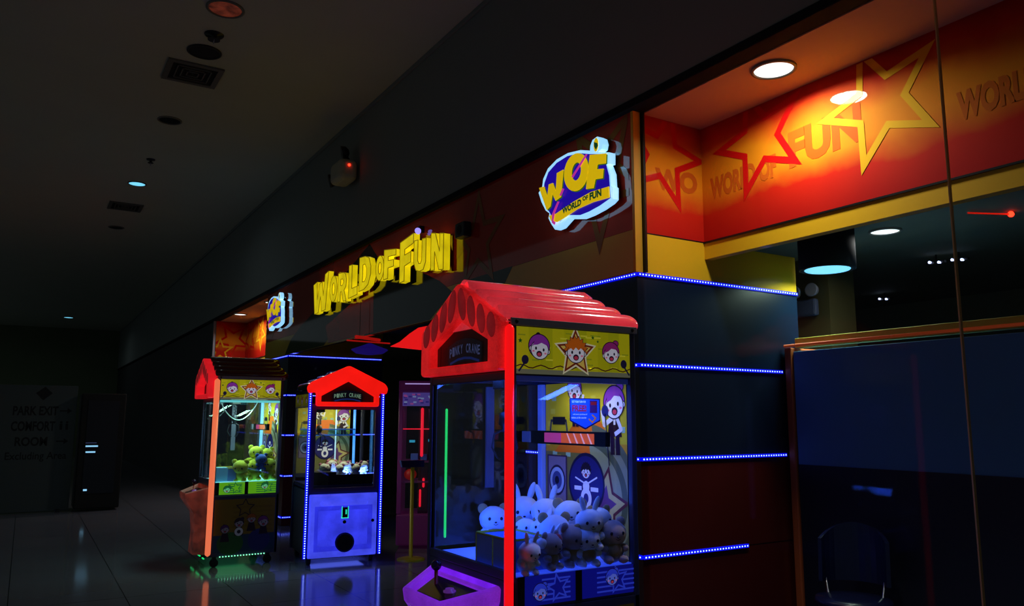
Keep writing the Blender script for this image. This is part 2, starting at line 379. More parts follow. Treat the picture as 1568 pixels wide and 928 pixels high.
# ---- glazing in front of the right recess
for i, (xa, xb) in enumerate([(XR + .031, -1.882), (-1.868, .35), (.362, 2.4)]):
    struct(MB().box((xa, YF + .056, .1), (xb, YF + .068, 3.70), glass('window_glass', (.95, .97, .98), .006)).build('window_%d' % (i + 1)))
m_joint = mat('polished_glass_edge', (235, 180, 110), .35, metal=.2)
struct(MB().box((-1.878, YF + .054, .1), (-1.872, YF + .072, 3.695), m_joint).build('trim_4'))
struct(MB().box((XR + .002, YF + .04, 0), (2.4, YF + .08, .1), m_black).build('baseboard_window'))

# ================================================================== LED STRIPS on the pillars
def strip(pts, label, group):
    """blue LED tape along a path; diodes every 2.4 cm face outward"""
    mb = MB(); out = []
    for (a, b, nrm) in pts:
        a, b, nrm = Vector(a), Vector(b), Vector(nrm); L = (b - a).length; t = (b - a).normalized(); up = nrm.cross(t).normalized()
        c = [a - up * .012, b - up * .012, b + nrm * .012 - up * .012, a + nrm * .012 - up * .012]
        vs = c + [p + up * .024 for p in c]; mb.hexa(vs, m_led)
        n = int(L / .026)
        for i in range(n):
            p = a + t * ((i + .5) * L / n) + nrm * .0125
            q = [p - t * .0055 - up * .0045, p + t * .0055 - up * .0045, p + t * .0055 + up * .0045, p - t * .0055 + up * .0045]
            mb.add(q, [(0, 1, 2, 3)], m_leddot)
    o = mb.build('led_strip'); return tag(o, label, 'light strip', group)
names = ['topmost', 'second from the top', 'third from the top', 'second from the floor', 'lowest']
RK = ['topmost', 'second from top', 'third from top', 'lowest']
for k in range(4):
    z = ZL[k]; yend = [5.0, 4.79, 4.79, 4.35][k]
    strip([((XR + .0005, YF + .002, z), (XR + .0005, yend, z), (1, 0, 0))], 'dotted blue light strip on the broad right pillar face, ' + RK[k], 'blue light strips around the right pillar')
    strip([((XR, YF - .0005, z), (-5.3, YF - .0005, z), (0, -1, 0))], 'blue light strip on the corridor face of the right pillar, ' + RK[k], 'blue light strips around the right pillar')
LK = ['topmost', 'second from top', 'third from top', 'fourth from top', 'nearest the floor']
for k in range(5):
    z = ZL[k]
    strip([((XL + .0005, YF + .002, z), (XL + .0005, 4.93, z), (1, 0, 0))], 'blue light strip on the inner face of the far left pillar, ' + LK[k], 'blue light strips around the left pillar')
    strip([((XL, YF - .0005, z), (-13.45, YF - .0005, z), (0, -1, 0))], 'blue light strip on the corridor face of the far left pillar, ' + LK[k], 'blue light strips around the left pillar')

# ================================================================== DOWNLIGHTS
m_lens = mat('lamp_diffuser', (255, 255, 255), .4, em=(238, 244, 240), es=1.5)
m_lensc = mat('cool_lamp_diffuser', (200, 240, 255), .4, em=(120, 215, 250), es=1.1)
m_ring = mat('lamp_ring_white', (120, 120, 112), .4); m_off = mat('unlit_lamp_glass', (36, 42, 42), .2)
def downlight(name, c, r, lens, label, cat='ceiling light', power=0.0, color=(1, .96, .88), group=None, ring=None):
    t = root(name, c, 0, label, cat, group)
    MB().lathe((0, 0, 0), (0, 0, -1), [(0, r * 1.16), (.012, r * 1.16), (.016, r * 1.02), (.006, r * 1.0), (0, r)], ring or m_ring, 32, caps=False).build('ring', t)
    MB().lathe((0, 0, -.001), (0, 0, -1), [(0, r), (.006, r * .98)], lens, 32).build('diffuser', t)
    if power: lamp('lamp_light', 'AREA', (0, 0, -.022), power, color, r * 1.9, shape='DISK', parent=t)
    return t
downlight('downlight', (-2.975, 3.672, ZN), .115, m_lens, 'bright round downlight in the orange ceiling of the right window recess', power=17, color=(1, .95, .86), group=None)
p = at(368, 481, Z=ZN); downlight('downlight', (p.x, p.y, ZN), .115, m_lens, 'bright round downlight in the small red recess left of the far round sign', power=14, color=(1, .95, .86))
downlight('downlight', (-14.3, 3.66, ZN), .115, m_lens, 'round downlight in the left recess, partly behind the far round sign', power=10, color=(1, .95, .86))
downlight('downlight', (-3.405, 5.36, 3.0), .1, m_lens, 'small white downlight in the dark shop ceiling behind the right window', power=8)
# cool lamp in a black drum
t = root('drum_lamp', (-3.635, 4.975, 2.7), 0, 'pale blue lamp set in a black drum behind the right window', 'ceiling light')
MB().lathe((0, 0, 0), (0, 0, 1), [(0, .165), (-.004, .185), (0, .2), (.3, .2)], m_soot, 36).build('shade', t)
MB().lathe((0, 0, .002), (0, 0, -1), [(0, .163), (.008, .155)], m_lensc, 36).build('diffuser', t)
lamp('drum_light', 'AREA', (0, 0, -.02), 8, (.75, 1, .75), .3, shape='DISK', parent=t)

# ---- corridor ceiling fittings
def cp(px, py): v = at(px, py, Z=ZC); return (v.x, v.y, ZC)
m_orange_refl = lit_plastic('orange_reflection_glass', (70, 50, 44), (170, 70, 44), -.02, .28, 9)  # orange reflection in the lamp glass, put in as a weak uneven glow
t = downlight('downlight', cp(345, 13), .15, m_orange_refl, 'round ceiling light with a dull orange reflection, nearest of the corridor ceiling')
downlight('speaker', cp(313, 79), .15, mat('speaker_grille', (14, 20, 20), .7), 'round black speaker beside the square ceiling vent', 'speaker', ring=mat('speaker_rim', (20, 26, 26), .5))
downlight('downlight', cp(260, 184), .13, m_off, 'unlit round ceiling light beyond the square vent')
downlight('downlight', cp(210, 281), .125, m_lensc, 'lit pale blue downlight in the dark corridor ceiling', power=2.5, color=(.8, .95, 1))
downlight('downlight', cp(178, 348), .13, m_off, 'faint unlit round ceiling light beyond the far vent')
p = at(105, 486, Z=ZC); downlight('downlight', (p.x, p.y, ZC), .16, m_lensc, 'tiny far lit downlight low above the dark end of the corridor', power=3, color=(.8, .95, 1))
def vent(c, s, label):
    t = root('air_vent', c, 0, label, 'air vent'); fm = mat('vent_frame', (110, 108, 100), .5); dk = mat('vent_dark', (8, 9, 9), .8)
    mb = MB()
    for a, b in (((-s, -s), (s, -s * .8)), ((-s, s * .8), (s, s)), ((-s, -s * .8), (-s * .8, s * .8)), ((s * .8, -s * .8), (s, s * .8))): mb.box((a[0], a[1], -.02), (b[0], b[1], 0), fm)
    mb.build('frame', t); MB().box((-s * .8, -s * .8, -.006), (s * .8, s * .8, -.001), dk).build('backing', t)
    for k in range(4):
        q = s * (.62 - .2 * k); mb = MB()
        for a, b in (((-q, -q), (q, -q + .012)), ((-q, q - .012), (q, q)), ((-q, -q), (-q + .012, q)), ((q - .012, -q), (q, q))): mb.box((a[0], a[1], -.02), (b[0], b[1], -.006), fm)
        mb.build('louvre', t)
vent(cp(295, 112), .29, 'square louvred air vent beside the round black speaker'); vent(cp(192, 316), .28, 'dark square air vent beyond the lit downlight')
def sprinkler(c, label, r=.05):
    t = root('sprinkler', c, 0, label, 'sprinkler'); MB().lathe((0, 0, 0), (0, 0, -1), [(0, r * 1.6), (.012, r * 1.5), (.015, r * .5), (.05, r * .4), (.052, r), (.06, r)], m_black, 20).build('body', t)
    mb = MB(); mb.cyl((-.02, 0, -.06), (0, 0, -.10), .004, m_alu); mb.cyl((.02, 0, -.06), (0, 0, -.10), .004, m_alu); mb.build('bracket', t)
sprinkler(cp(328, 53), 'small black sprinkler between the nearest ceiling light and the speaker', .06); sprinkler(cp(231, 244), 'tiny sprinkler near the lit downlight', .04)

# ---- emergency light on the bulkhead
c = at(540, 265, Y=YF - .08)
t = root('emergency_light', c, 0, 'grey twin-head emergency light with a red indicator on the bulkhead', 'emergency light')
m_em = mat('aged_white_plastic', (190, 188, 165), .5)
mb = MB(); mb.box((-.2, -.24, -.16), (.2, 0, .12), m_em); mb.build('body', t, bevel=.07, seg=4)
for sx, sz in ((-.46, .0), (.0, .25)):
    h = MB().lathe((sx, -.12, sz), (-.25, -.9, -.25), [(-.06, .03), (-.03, .075), (.03, .09), (.034, .082)], m_black, 20).build('lamp_head', t)
    MB().cyl((sx * .8, -.05, sz * .6), (sx, -.12, sz), .018, m_black, 8).build('bracket', h)
MB().sph((.205, -.12, .03), (.016, .016, .016), mat('red_indicator', (255, 30, 20), .3, em=(255, 40, 20), es=6), 10, 8).build('indicator', t)
# small twin emergency light on the inner column
struct(MB().box((-4.75, 5.75, 0), (-4.2, 6.1, 3.0), mat('olive_column_paint', (70, 66, 34), .6)).build('wall_column'))
c = at(1237, 470, Y=5.74)
t = root('emergency_light', c, 0, 'blue-grey twin-head emergency light behind the right window', 'emergency light')
MB().box((-.12, -.06, -.09), (.12, 0, .06), mat('blue_grey_plastic', (70, 80, 104), .4)).build('body', t, bevel=.02)
for sx in (-.08, .1):
    MB().lathe((sx, -.06, .13), (.1, -1, .05), [(-.05, .02), (-.02, .05), (.02, .06), (.024, .05)], m_alu, 18).build('lamp_head', t)

# ---- small twin spots deep in the shop
m_tiny = mat('tiny_spot', (220, 225, 255), .3, em=(200, 210, 255), es=2.2)
for px, py, lab in ((1432, 402, 'left of the glass joint'), (1467, 398, 'right of the glass joint'), (1353, 458, 'lowest, above the dark booth')):
    c = at(px, py, Z=2.93)
    if c.y > 8.85: c = at(px, py, Y=8.85)
    t = root('twin_spotlight', c, 0, 'tiny twin white spotlight in the dark shop, ' + lab, 'spotlight', 'twin spotlights in the dark shop')
    MB().box((-.08, 0, -.01), (.08, .03, .01), m_black).build('bar', t); MB().cyl((0, .02, .02), (0, .02, 3.0 - c.z), .008, m_black, 8).build('stem', t)
    for s in (-.04, .04): MB().lathe((s, 0, -s * .15), (0, -1, 0), [(-.01, .008), (.02, .012)], m_tiny, 14).build('lamp_head', t)
c0, c1 = at(1482, 326, Z=2.98), at(1548, 328, Z=2.98)
mb = MB(); mb.cyl(c0, c1, .006, mat('red_reflection_line', (200, 20, 10), .3, em=(230, 30, 10), es=.5), 8); mb.sph(c1, (.02, .02, .02), mat('red_indicator', (255, 30, 20)), 10, 8)  # glowing rod put in for a red reflection, no neon there
tag(mb.build('neon_tube'), 'thin red line with a bright end, drawn for a reflection, far right', 'neon tube')

# ================================================================== DARK BOOTH behind the window
t = root('photo_booth', (XR + .02, 4.8, 0), 0, 'large dark navy booth with an orange top edge behind the right window', 'booth')
m_bo = mat('booth_navy_panel', (90, 140, 190), .6, spec=.1); m_or = mat('orange_edge_trim', (220, 96, 44), .6, em=(200, 76, 36), es=.16)
MB().box((.065, .02, .06), (6.0, .9, 2.10), m_bo).build('panel', t, bevel=.004)
MB().box((0, .0, 0), (.06, .9, 2.13), mat('booth_side_post', (190, 96, 44), .6)).build('post', t, bevel=.01)
mb = MB(); mb.cyl((0, .005, 2.145), (6, .005, 2.143), .010, m_or, 12); mb.build('edge_trim', t)
MB().box((.06, .05, 2.13), (6, .12, 2.2), mat('olive_gold_header', (210, 205, 80), .7)).build('header', t, bevel=.004)
MB().box((.065, 0.0, 0), (6, .02, .1), m_black).build('kick_plate', t)
mb = MB(); fr = Frame((0, .019, 0), (1, 0, 0), (0, 0, 1)); mb.box((.07, .012, .12), (6.0, .02, 1.28), mat('dark_pane_face', (16, 22, 40), .5)); mb.build('dark_pane', t)  # dark sheet painting the darker reflection low on the booth front
# cabinet whose top shows over the booth
t = root('arcade_cabinet', (-2.9, 6.2, 0), 0, 'black arcade cabinet top showing above the dark booth', 'arcade machine')
MB().hexa([(0,0,0),(1.5,0,0),(1.5,.8,0),(0,.8,0),(0,0,2.35),(1.5,0,2.45),(1.5,.8,2.45),(0,.8,2.35)], mat('cabinet_black', (34, 38, 54), .4)).build('body', t, bevel=.02)
MB().hexa([(.7,-.1,2.3),(1.45,-.1,2.3),(1.45,.3,2.3),(.7,.3,2.3),(.85,-.02,2.55),(1.4,-.02,2.6),(1.4,.3,2.6),(.85,.3,2.55)], mat('cabinet_slate', (30, 34, 50), .3)).build('marquee', t, bevel=.02)
# stool by the pillar
t = root('arcade_stool', (-3.2, 4.45, 0), .5, 'low dark blue plastic arcade chair behind the glass, at the pillar foot', 'chair')
m_st = mat('dark_blue_plastic', (18, 24, 60), .25)
mb = MB(); mb.lathe((0, 0, .48), (0, 0, 1), [(-.04, .12), (-.03, .2), (0, .23), (.03, .22), (.035, .1)], m_st, 28); mb.build('seat', t)
mb = MB()
for k in range(13):
    a0, a1 = radians(20 + k * 10.7), radians(20 + (k + 1) * 10.7)
    for (r0, r1) in ((.2, .225),):
        vs = [(r0 * cos(a0), r0 * sin(a0), .58), (r1 * cos(a0), r1 * sin(a0), .58), (r1 * cos(a1), r1 * sin(a1), .58), (r0 * cos(a1), r0 * sin(a1), .58)]
        h0, h1 = .84 + .1 * sin(pi * k / 13), .84 + .1 * sin(pi * (k + 1) / 13)
        vs += [(r0 * cos(a0), r0 * sin(a0) + .04, h0), (r1 * cos(a0), r1 * sin(a0) + .04, h0), (r1 * cos(a1), r1 * sin(a1) + .04, h1), (r0 * cos(a1), r0 * sin(a1) + .04, h1)]
        mb.hexa(vs, m_st)
for a in (35, 145): mb.cyl((.19 * cos(radians(a)), .19 * sin(radians(a)), .48), (.21 * cos(radians(a)), .21 * sin(radians(a)), .6), .012, m_chrome, 8)
mb.build('backrest', t); MB().cyl((0, 0, .03), (0, 0, .46), .03, m_chrome).build('pedestal', t); MB().lathe((0, 0, 0), (0, 0, 1), [(0, .22), (.015, .22), (.04, .05)], m_chrome, 28).build('base', t)

# ================================================================== ROUND LIGHT-BOX SIGNS
def crop1(X, Y): return (800 + X / 3.713, 180 + Y / 3.713)
YS = 3.298
def pl(X, Y): p = at(*crop1(X, Y), Y=YS); return (p.x, p.z)
m_halo = mat('white_sign_edge', (225, 245, 255), .4, em=(150, 215, 255), es=1.0)
m_sblue = mat('sign_violet_blue', (30, 10, 140), .3, em=(28, 8, 150), es=.9)
m_syel = mat('sign_yellow', (235, 205, 20), .35, em=(225, 190, 10), es=.72)
m_sgrn = mat('sign_green_letters', (10, 70, 40), .3, em=(10, 70, 40), es=.6)
m_sshade = mat('sign_letter_shade', (20, 90, 40), .3, em=(60, 110, 20), es=.5)
m_spink = mat('sign_pink_line', (200, 50, 150), .3, em=(190, 50, 150), es=.8)
OUT = [(92,428),(112,398),(118,350),(145,290),(195,238),(258,202),(330,185),(384,188),(386,160),(398,128),(425,108),(448,118),(456,148),(450,178),(430,196),(494,198),(494,262),(480,266),(500,318),(504,388),(512,396),(512,462),(492,484),(440,520),(380,552),(330,572),(262,572),(215,625),(185,637),(162,602),(148,572),(154,545),(132,528),(108,480)]
INN = [(128,372),(150,312),(198,258),(258,220),(325,203),(385,208),(440,208),(478,270),(494,330),(498,392),(502,458),(440,502),(380,535),(330,555),(258,555),(215,590),(176,590),(160,545),(140,512),(120,440)]
Wp = [(103,402),(130,394),(150,452),(158,382),(180,374),(198,420),(204,318),(240,298),(226,452),(196,474),(178,432),(166,506),(146,526)]
Oo = [(314 + 68 * cos(a) - 0 , 312 + 108 * sin(a)) for a in [2 * pi * i / 28 for i in range(28)]]
Oo = [(x + (y - 312) * -.10, y) for x, y in Oo]
Oi = [(314 + 27 * cos(a), 308 + 52 * sin(a)) for a in [2 * pi * i / 20 for i in range(20)]]; Oi = [(x + (y - 308) * -.10, y) for x, y in Oi]
Fp = [(392,214),(484,206),(482,262),(434,268),(430,296),(468,292),(464,346),(422,352),(412,402),(370,408)]
BAN = [(160,560),(200,548),(300,480),(400,424),(500,394),(503,456),(410,482),(320,522),(240,576),(205,596),(172,590)]
def sign(dx, label):
    ox, oz = -4.6, 3.3
    t = root('light_box_sign', (ox + dx, YS, oz), 0, label, 'sign', 'round light-box logo signs')
    fr = Frame((-ox, 0, -oz), (1, 0, 0), (0, 0, 1))
    P = lambda L: [pl(*p) for p in L]
    me = curve_mesh([P(OUT)], extrude=.027); mb = MB(); mb.mesh(me, fr, m_halo, d=-.027); mb.build('body', t)
    mb = MB(); mb.mesh(curve_mesh([P(OUT)], extrude=.003), fr, m_soot, d=-.057); mb.build('back', t)
    mb = MB(); mb.mesh(curve_mesh([P(INN)], .002), fr, m_sblue, d=.003); mb.ell(fr, *pl(419, 155), .028, .05, m_syel, .002); mb.poly(fr, P([(408,140),(428,145),(432,160),(420,185),(410,165)]), m_sgrn, .004)
    mb.build('face', t)
    for nm, L in (('letter', [Wp]), ('letter', [Oo, Oi]), ('letter', [Fp])):
        mb = MB(); mb.mesh(curve_mesh([P(l) for l in L], .004), fr, m_syel, d=.011); off = [[(x + 4, y + 5) for x, y in l] for l in L]; mb.mesh(curve_mesh([P(l) for l in off], .002), fr, m_sshade, d=.0075); mb.build(nm, t)
    mb = MB(); mb.mesh(curve_mesh([P(BAN)], .004), fr, m_syel, d=.012)
    a, c = pl(232, 548), pl(460, 418)
    def T(s, X0, Yb, X1, h, dy):
        p0, p1 = pl(X0, Yb), pl(X1, Yb + dy); text(mb, fr, s, p0[0], p0[1], p1[0], p0[1] + h, m_sgrn, .055, .0165, skew=p1[1] - p0[1])
    T('WORLD', 236, 552, 345, .05, -52); T('OF', 352, 478, 384, .035, -10); T('FUN', 392, 474, 460, .055, -26)
    mb.build('banner', t)
    for q in ([(374,210),(382,212),(300,345),(292,338)], [(240,405),(250,408),(232,448),(224,445)], [(212,480),(222,480),(196,545),(188,588),(200,598),(195,612),(180,600),(182,550)]): MB().mesh(curve_mesh([P(q)], .002), fr, m_spink, d=.02).build('orbit_line', t)
    MB().cyl((-.15, .058, 0), (-.15, .09, 0), .03, m_black).build('standoff', t); MB().cyl((.2, .058, 0), (.2, .09, 0), .03, m_black).build('standoff', t)
    return t
sign(0, 'large round lit sign with three yellow letters beside the gold corner post')
sign(-8.2, 'far round lit sign with yellow letters beside the small red recess')

# ================================================================== CHANNEL-LETTER SIGN
m_cl = lit_plastic('letter_yellow_lit', (230, 205, 20), (228, 205, 12), .55, .95, 6); m_cle = mat('letter_trim_edge', (120, 105, 8), .4, em=(150, 130, 5), es=.45)
def rl(x): return x
GL = {
 'W': [[(0,1),(.24,1),(.30,.42),(.42,.86),(.60,.86),(.70,.42),(.78,1),(1,1),(.86,0),(.62,0),(.51,.46),(.38,0),(.14,0)]],
 'O': [[(.5+.5*cos(a), .5+.5*sin(a)) for a in [2*pi*i/22 for i in range(22)]], [(.5+.19*cos(a), .5+.24*sin(a)) for a in [2*pi*i/14 for i in range(14)]]],
 'R': [[(0,0),(.3,0),(.3,.34),(.42,.34),(.66,0),(1,0),(.72,.38),(.92,.5),(.97,.72),(.85,.93),(.6,1),(0,1)], [(.3,.56),(.3,.78),(.52,.78),(.64,.67),(.52,.56)]],
 'L': [[(0,0),(1,0),(.98,.26),(.36,.26),(.34,1),(.0,1)]],
 'D': [[(0,0),(.45,0),(.8,.1),(1,.4),(1,.65),(.82,.92),(.5,1),(0,1)], [(.3,.24),(.3,.76),(.5,.76),(.66,.6),(.66,.38),(.5,.24)]],
 'F': [[(0,0),(.36,0),(.36,.36),(.82,.38),(.82,.62),(.36,.62),(.36,.76),(1,.78),(1,1),(0,1)]],
 'U': [[(0,1),(.32,1),(.32,.34),(.42,.24),(.58,.24),(.68,.34),(.68,1),(1,1),(1,.28),(.8,.04),(.5,0),(.2,.04),(0,.28)]],
 'N': [[(0,0),(.3,0),(.3,.5),(.66,0),(1,0),(1,1),(.7,1),(.7,.5),(.34,1),(0,1)]]}
t = root('channel_letter_sign', (-8.3, 3.28, 3.2), 0, 'long yellow glowing channel-letter sign of three words on the dark fascia', 'sign')
# letter, px left, px right of the front face, top/bottom at left, top/bottom at right
LET = [('W',480.5,503,437,482,415,472),('O',506,516.5,424,463,421,461),('R',518.5,531,419,462,416,460),('L',535,548,407,456.5,402,450),('D',551,568,395,446,390,438),
       ('O',576,588,393,431,390,428),('F',588.5,606,383,428,381,422),('F',613,633,372,433,357,424),('U',634.5,652,369,416,364,414),('N',660.5,679,357,414,357,412)]
for ch, xl, xr, tl, bl, tr, br in LET:
    a, b_, c_, d_ = at(xl, tl, Y=3.28), at(xl, bl, Y=3.28), at(xr + .5, tr, Y=3.28), at(xr + .5, br, Y=3.28)
    def q(u, v): x = a.x + (c_.x - a.x) * u; z0 = b_.z + (d_.z - b_.z) * u; z1 = a.z + (c_.z - a.z) * u; return (x + 8.3, z0 + (z1 - z0) * v - 3.2)
    loops = [[q(*p) for p in L] for L in GL[ch]]
    fr = Frame((0, 0, 0), (1, 0, 0), (0, 0, 1)); mb = MB()
    me = curve_mesh(loops, .035); mb.mesh(me, fr, m_cl, d=-.035); mb.mesh(curve_mesh(loops, .003), fr, m_soot, d=-.0735)
    # dark trim cap round the face edge
    for L in loops:
        n = len(L)
        for i in range(n):
            p0, p1 = L[i], L[(i + 1) % n]; mb.tube([fr.p(*p0, .0), fr.p(*p1, .0)], .0045, m_cle, 5)
    mb.build('letter', t)
    for vv in (.2, .8):
        xx, zz = q(.15, vv)
    MB().cyl((q(.15, .5)[0], .076, q(.15, .5)[1]), (q(.15, .5)[0], .108, q(.15, .5)[1]), .012, m_black, 8).build('standoff', t)
# spot lamp above it
c = at(641, 353, Y=3.33); t = root('spot_lamp', c, 0, 'tiny violet-white lamp above the yellow letters', 'spotlight')
MB().box((-.02, 0, -.02), (.02, .055, .05), m_black).build('bracket', t); MB().lathe((0, 0, 0), (.5, -.6, -.4), [(-.02, .02), (.02, .035)], mat('violet_spot', (150, 140, 255), .3, em=(150, 140, 255), es=1.2), 14).build('lamp_head', t)
c = at(703, 352, Y=3.3); t = root('loudspeaker', c, 0, 'small black box speaker on the fascia at the end of the yellow letters', 'speaker')
MB().box((-.09, 0, -.07), (.09, .08, .07), m_black).build('body', t, bevel=.01); MB().lathe((0, 0, 0), (0, -1, 0), [(0, .05), (.004, .045)], m_rubber, 16).build('grille', t)

# ================================================================== ARTWORK on the crane machines
OUTL = (26, 14, 40)
def face(mb, fr, cx, cy, s, hair, skin=(225, 225, 245), em=0.0, d=0.0, style=0, tilt=0.0):
    """plain cartoon child's head: outline, skin, hair, eyes, open mouth"""
    k = lambda c: ink(c, em)
    R = lambda x, y: (cx + s * (x * cos(tilt) - y * sin(tilt)), cy + s * (x * sin(tilt) + y * cos(tilt)))
    e = .0004
    if style == 0:      # spiky
        sp = []
        for i in range(22):
            a = radians(-20 + i * 220 / 21); r = 1.42 if i % 2 else 1.12; sp.append(R(r * cos(a), .12 + r * sin(a)))
        sp += [R(-1.0, -.2), R(1.0, -.2)]; mb.poly(fr, sp, k(OUTL), d)
        sp = []
        for i in range(22):
            a = radians(-18 + i * 216 / 21); r = 1.33 if i % 2 else 1.05; sp.append(R(r * cos(a), .12 + r * sin(a)))
        mb.poly(fr, sp, k(hair), d + e)
    elif style == 1:    # smooth bob with a pony tail
        mb.ell(fr, *R(-.35, .95), s * .34, s * .5, k(OUTL), d, rot=tilt); mb.ell(fr, *R(-.1, .2), s * 1.2, s * 1.15, k(OUTL), d + e * .5, rot=tilt); mb.ell(fr, *R(-.1, .2), s * 1.11, s * 1.06, k(hair), d + e, rot=tilt)
    else:               # bun
        mb.ell(fr, *R(.75, 1.05), s * .42, s * .36, k(OUTL), d, rot=tilt); mb.ell(fr, *R(.75, 1.05), s * .34, s * .28, k(hair), d + e * .4, rot=tilt)
        mb.ell(fr, *R(0, .15), s * 1.18, s * 1.15, k(OUTL), d + e * .6, rot=tilt); mb.ell(fr, *R(0, .15), s * 1.09, s * 1.06, k(hair), d + e, rot=tilt)
    for sx in (-1, 1): mb.ell(fr, *R(sx * .98, -.15), s * .2, s * .24, k(OUTL), d + e * 1.2, rot=tilt, n=12); mb.ell(fr, *R(sx * .98, -.15), s * .13, s * .17, k(skin), d + e * 1.4, rot=tilt, n=12)
    mb.ell(fr, *R(0, -.12), s * 1.0, s * .92, k(OUTL), d + e * 1.6, rot=tilt); mb.ell(fr, *R(0, -.12), s * .92, s * .84, k(skin), d + e * 2, rot=tilt)
    fringe = [R(-.9, .1), R(-.55, .32), R(-.3, .12), R(0, .4), R(.3, .15), R(.55, .36), R(.9, .1), R(.72, .62), R(.3, .84), R(-.3, .84), R(-.72, .62)]
    if style: fringe = [R(-.9, .0), R(-.7, .2), R(-.3, .3), R(.1, .55), R(.75, .4), R(.55, .72), R(0, .86), R(-.6, .7)]
    mb.poly(fr, fringe, k(hair), d + e * 2.5)
    for sx in (-.42, .42): mb.ell(fr, *R(sx, -.05), s * .11, s * .15, k(OUTL), d + e * 3, n=10)
    for sx in (-.66, .66): mb.ell(fr, *R(sx, -.35), s * .14, s * .09, k((235, 130, 160)), d + e * 3, n=10)
    mb.ell(fr, *R(0, -.5), s * .32, s * .28, k(OUTL), d + e * 3, n=16); mb.ell(fr, *R(0, -.54), s * .22, s * .17, k((200, 60, 90)), d + e * 3.5, n=12)
def header_art(mb, fr, x0, x1, y0, y1, em):
    MB.cb = (x0, x1, y0, y1); w, h = x1 - x0, y1 - y0; k = lambda c: ink(c, em)
    nb = 10
    for i in range(nb): mb.rect(fr, x0 + w * i / nb, y0, x0 + w * (i + 1) / nb, y1, k([(196, 190, 22), (186, 182, 18), (176, 176, 20)][i % 3]), 0)
    random.seed(3)
    for i in range(26):
        a, b = x0 + random.random() * w * .93, y0 + h * (.1 + .85 * random.random()); mb.rect(fr, a, b, a + w * .06, b + h * .03, k([(225, 218, 60), (150, 160, 30)][i % 2]), .0004)
    pts = [(x0 + w * i / 30, y0 + h * (.16 + .035 * sin(i * 1.3))) for i in range(31)]; mb.line(fr, pts, h * .025, k((70, 20, 20)), .0006)
    mb.rect(fr, x0, y0, x1, y0 + h * .1, k((120, 122, 100)), .0005)
    cx, cy = x0 + w * .5, y0 + h * .5
    mb.poly(fr, star(cx, cy, h * .60, pi / 2, .5), k((230, 225, 190)), .0008); mb.poly(fr, star(cx, cy, h * .53, pi / 2, .48), k((120, 40, 20)), .0012); mb.poly(fr, star(cx, cy, h * .43, pi / 2, .48), k((224, 190, 90)), .0016)
    face(mb, fr, cx, cy + h * .02, h * .245, (205, 100, 24), em=em, d=.002, style=0)
    face(mb, fr, x0 + w * .19, cy + h * .05, h * .235, (140, 50, 170), em=em, d=.002, style=1, tilt=-.15)
    face(mb, fr, x0 + w * .82, cy + h * .02, h * .215, (150, 40, 120), em=em, d=.002, style=2, tilt=.1)
    for (a, b, r) in ((.655, .86, .05), (.70, .78, .04), (.03, .7, .06)): mb.poly(fr, star(x0 + w * a, y0 + h * b, h * r, .3, .45), k((30, 90, 30)), .001)
    for a in (.07, .94):
        mb.ell(fr, x0 + w * a, y0 + h * .30, h * .09, h * .1, k((30, 26, 60)), .0012, n=14); mb.line(fr, [(x0 + w * a, y0 + h * .25), (x0 + w * (a + (.05 if a > .5 else -.05)), y0 + h * .06)], h * .04, k((30, 26, 60)), .0012)
    MB.cb = None
def kid(mb, fr, cx, cy, s, hair, style, em, d, pose=1):
    """small full figure: legs, dark suit, arms, head"""
    k = lambda c: ink(c, em); P = lambda x, y: (cx + x * s, cy + y * s)
    mb.poly(fr, [P(-.5, -.6), P(.5, -.6), P(.75, -2.2), P(-.75, -2.2)], k((40, 16, 34)), d)
    for a in (-.45, .1): mb.poly(fr, [P(a, -2.1), P(a + .4, -2.1), P(a + .45, -3.4), P(a + .0, -3.4)], k((34, 14, 40)), d + .0002)
    mb.line(fr, [P(-.3 * pose, -1), P(-1.1 * pose, -1.4), P(-1.3 * pose, -.5)], s * .34, k((220, 220, 240)), d + .0004)
    mb.line(fr, [P(.3 * pose, -1), P(.7 * pose, -1.7), P(.1 * pose, -2.0)], s * .3, k((220, 220, 240)), d + .0004); mb.poly(fr, [P(-.12, -.7), P(.14, -.7), P(.1, -1.4), P(-.1, -1.4)], k((230, 226, 220)), d + .0005)
    face(mb, fr, cx, cy, s, hair, em=em, d=d + .0008, style=style, tilt=.12 * pose)
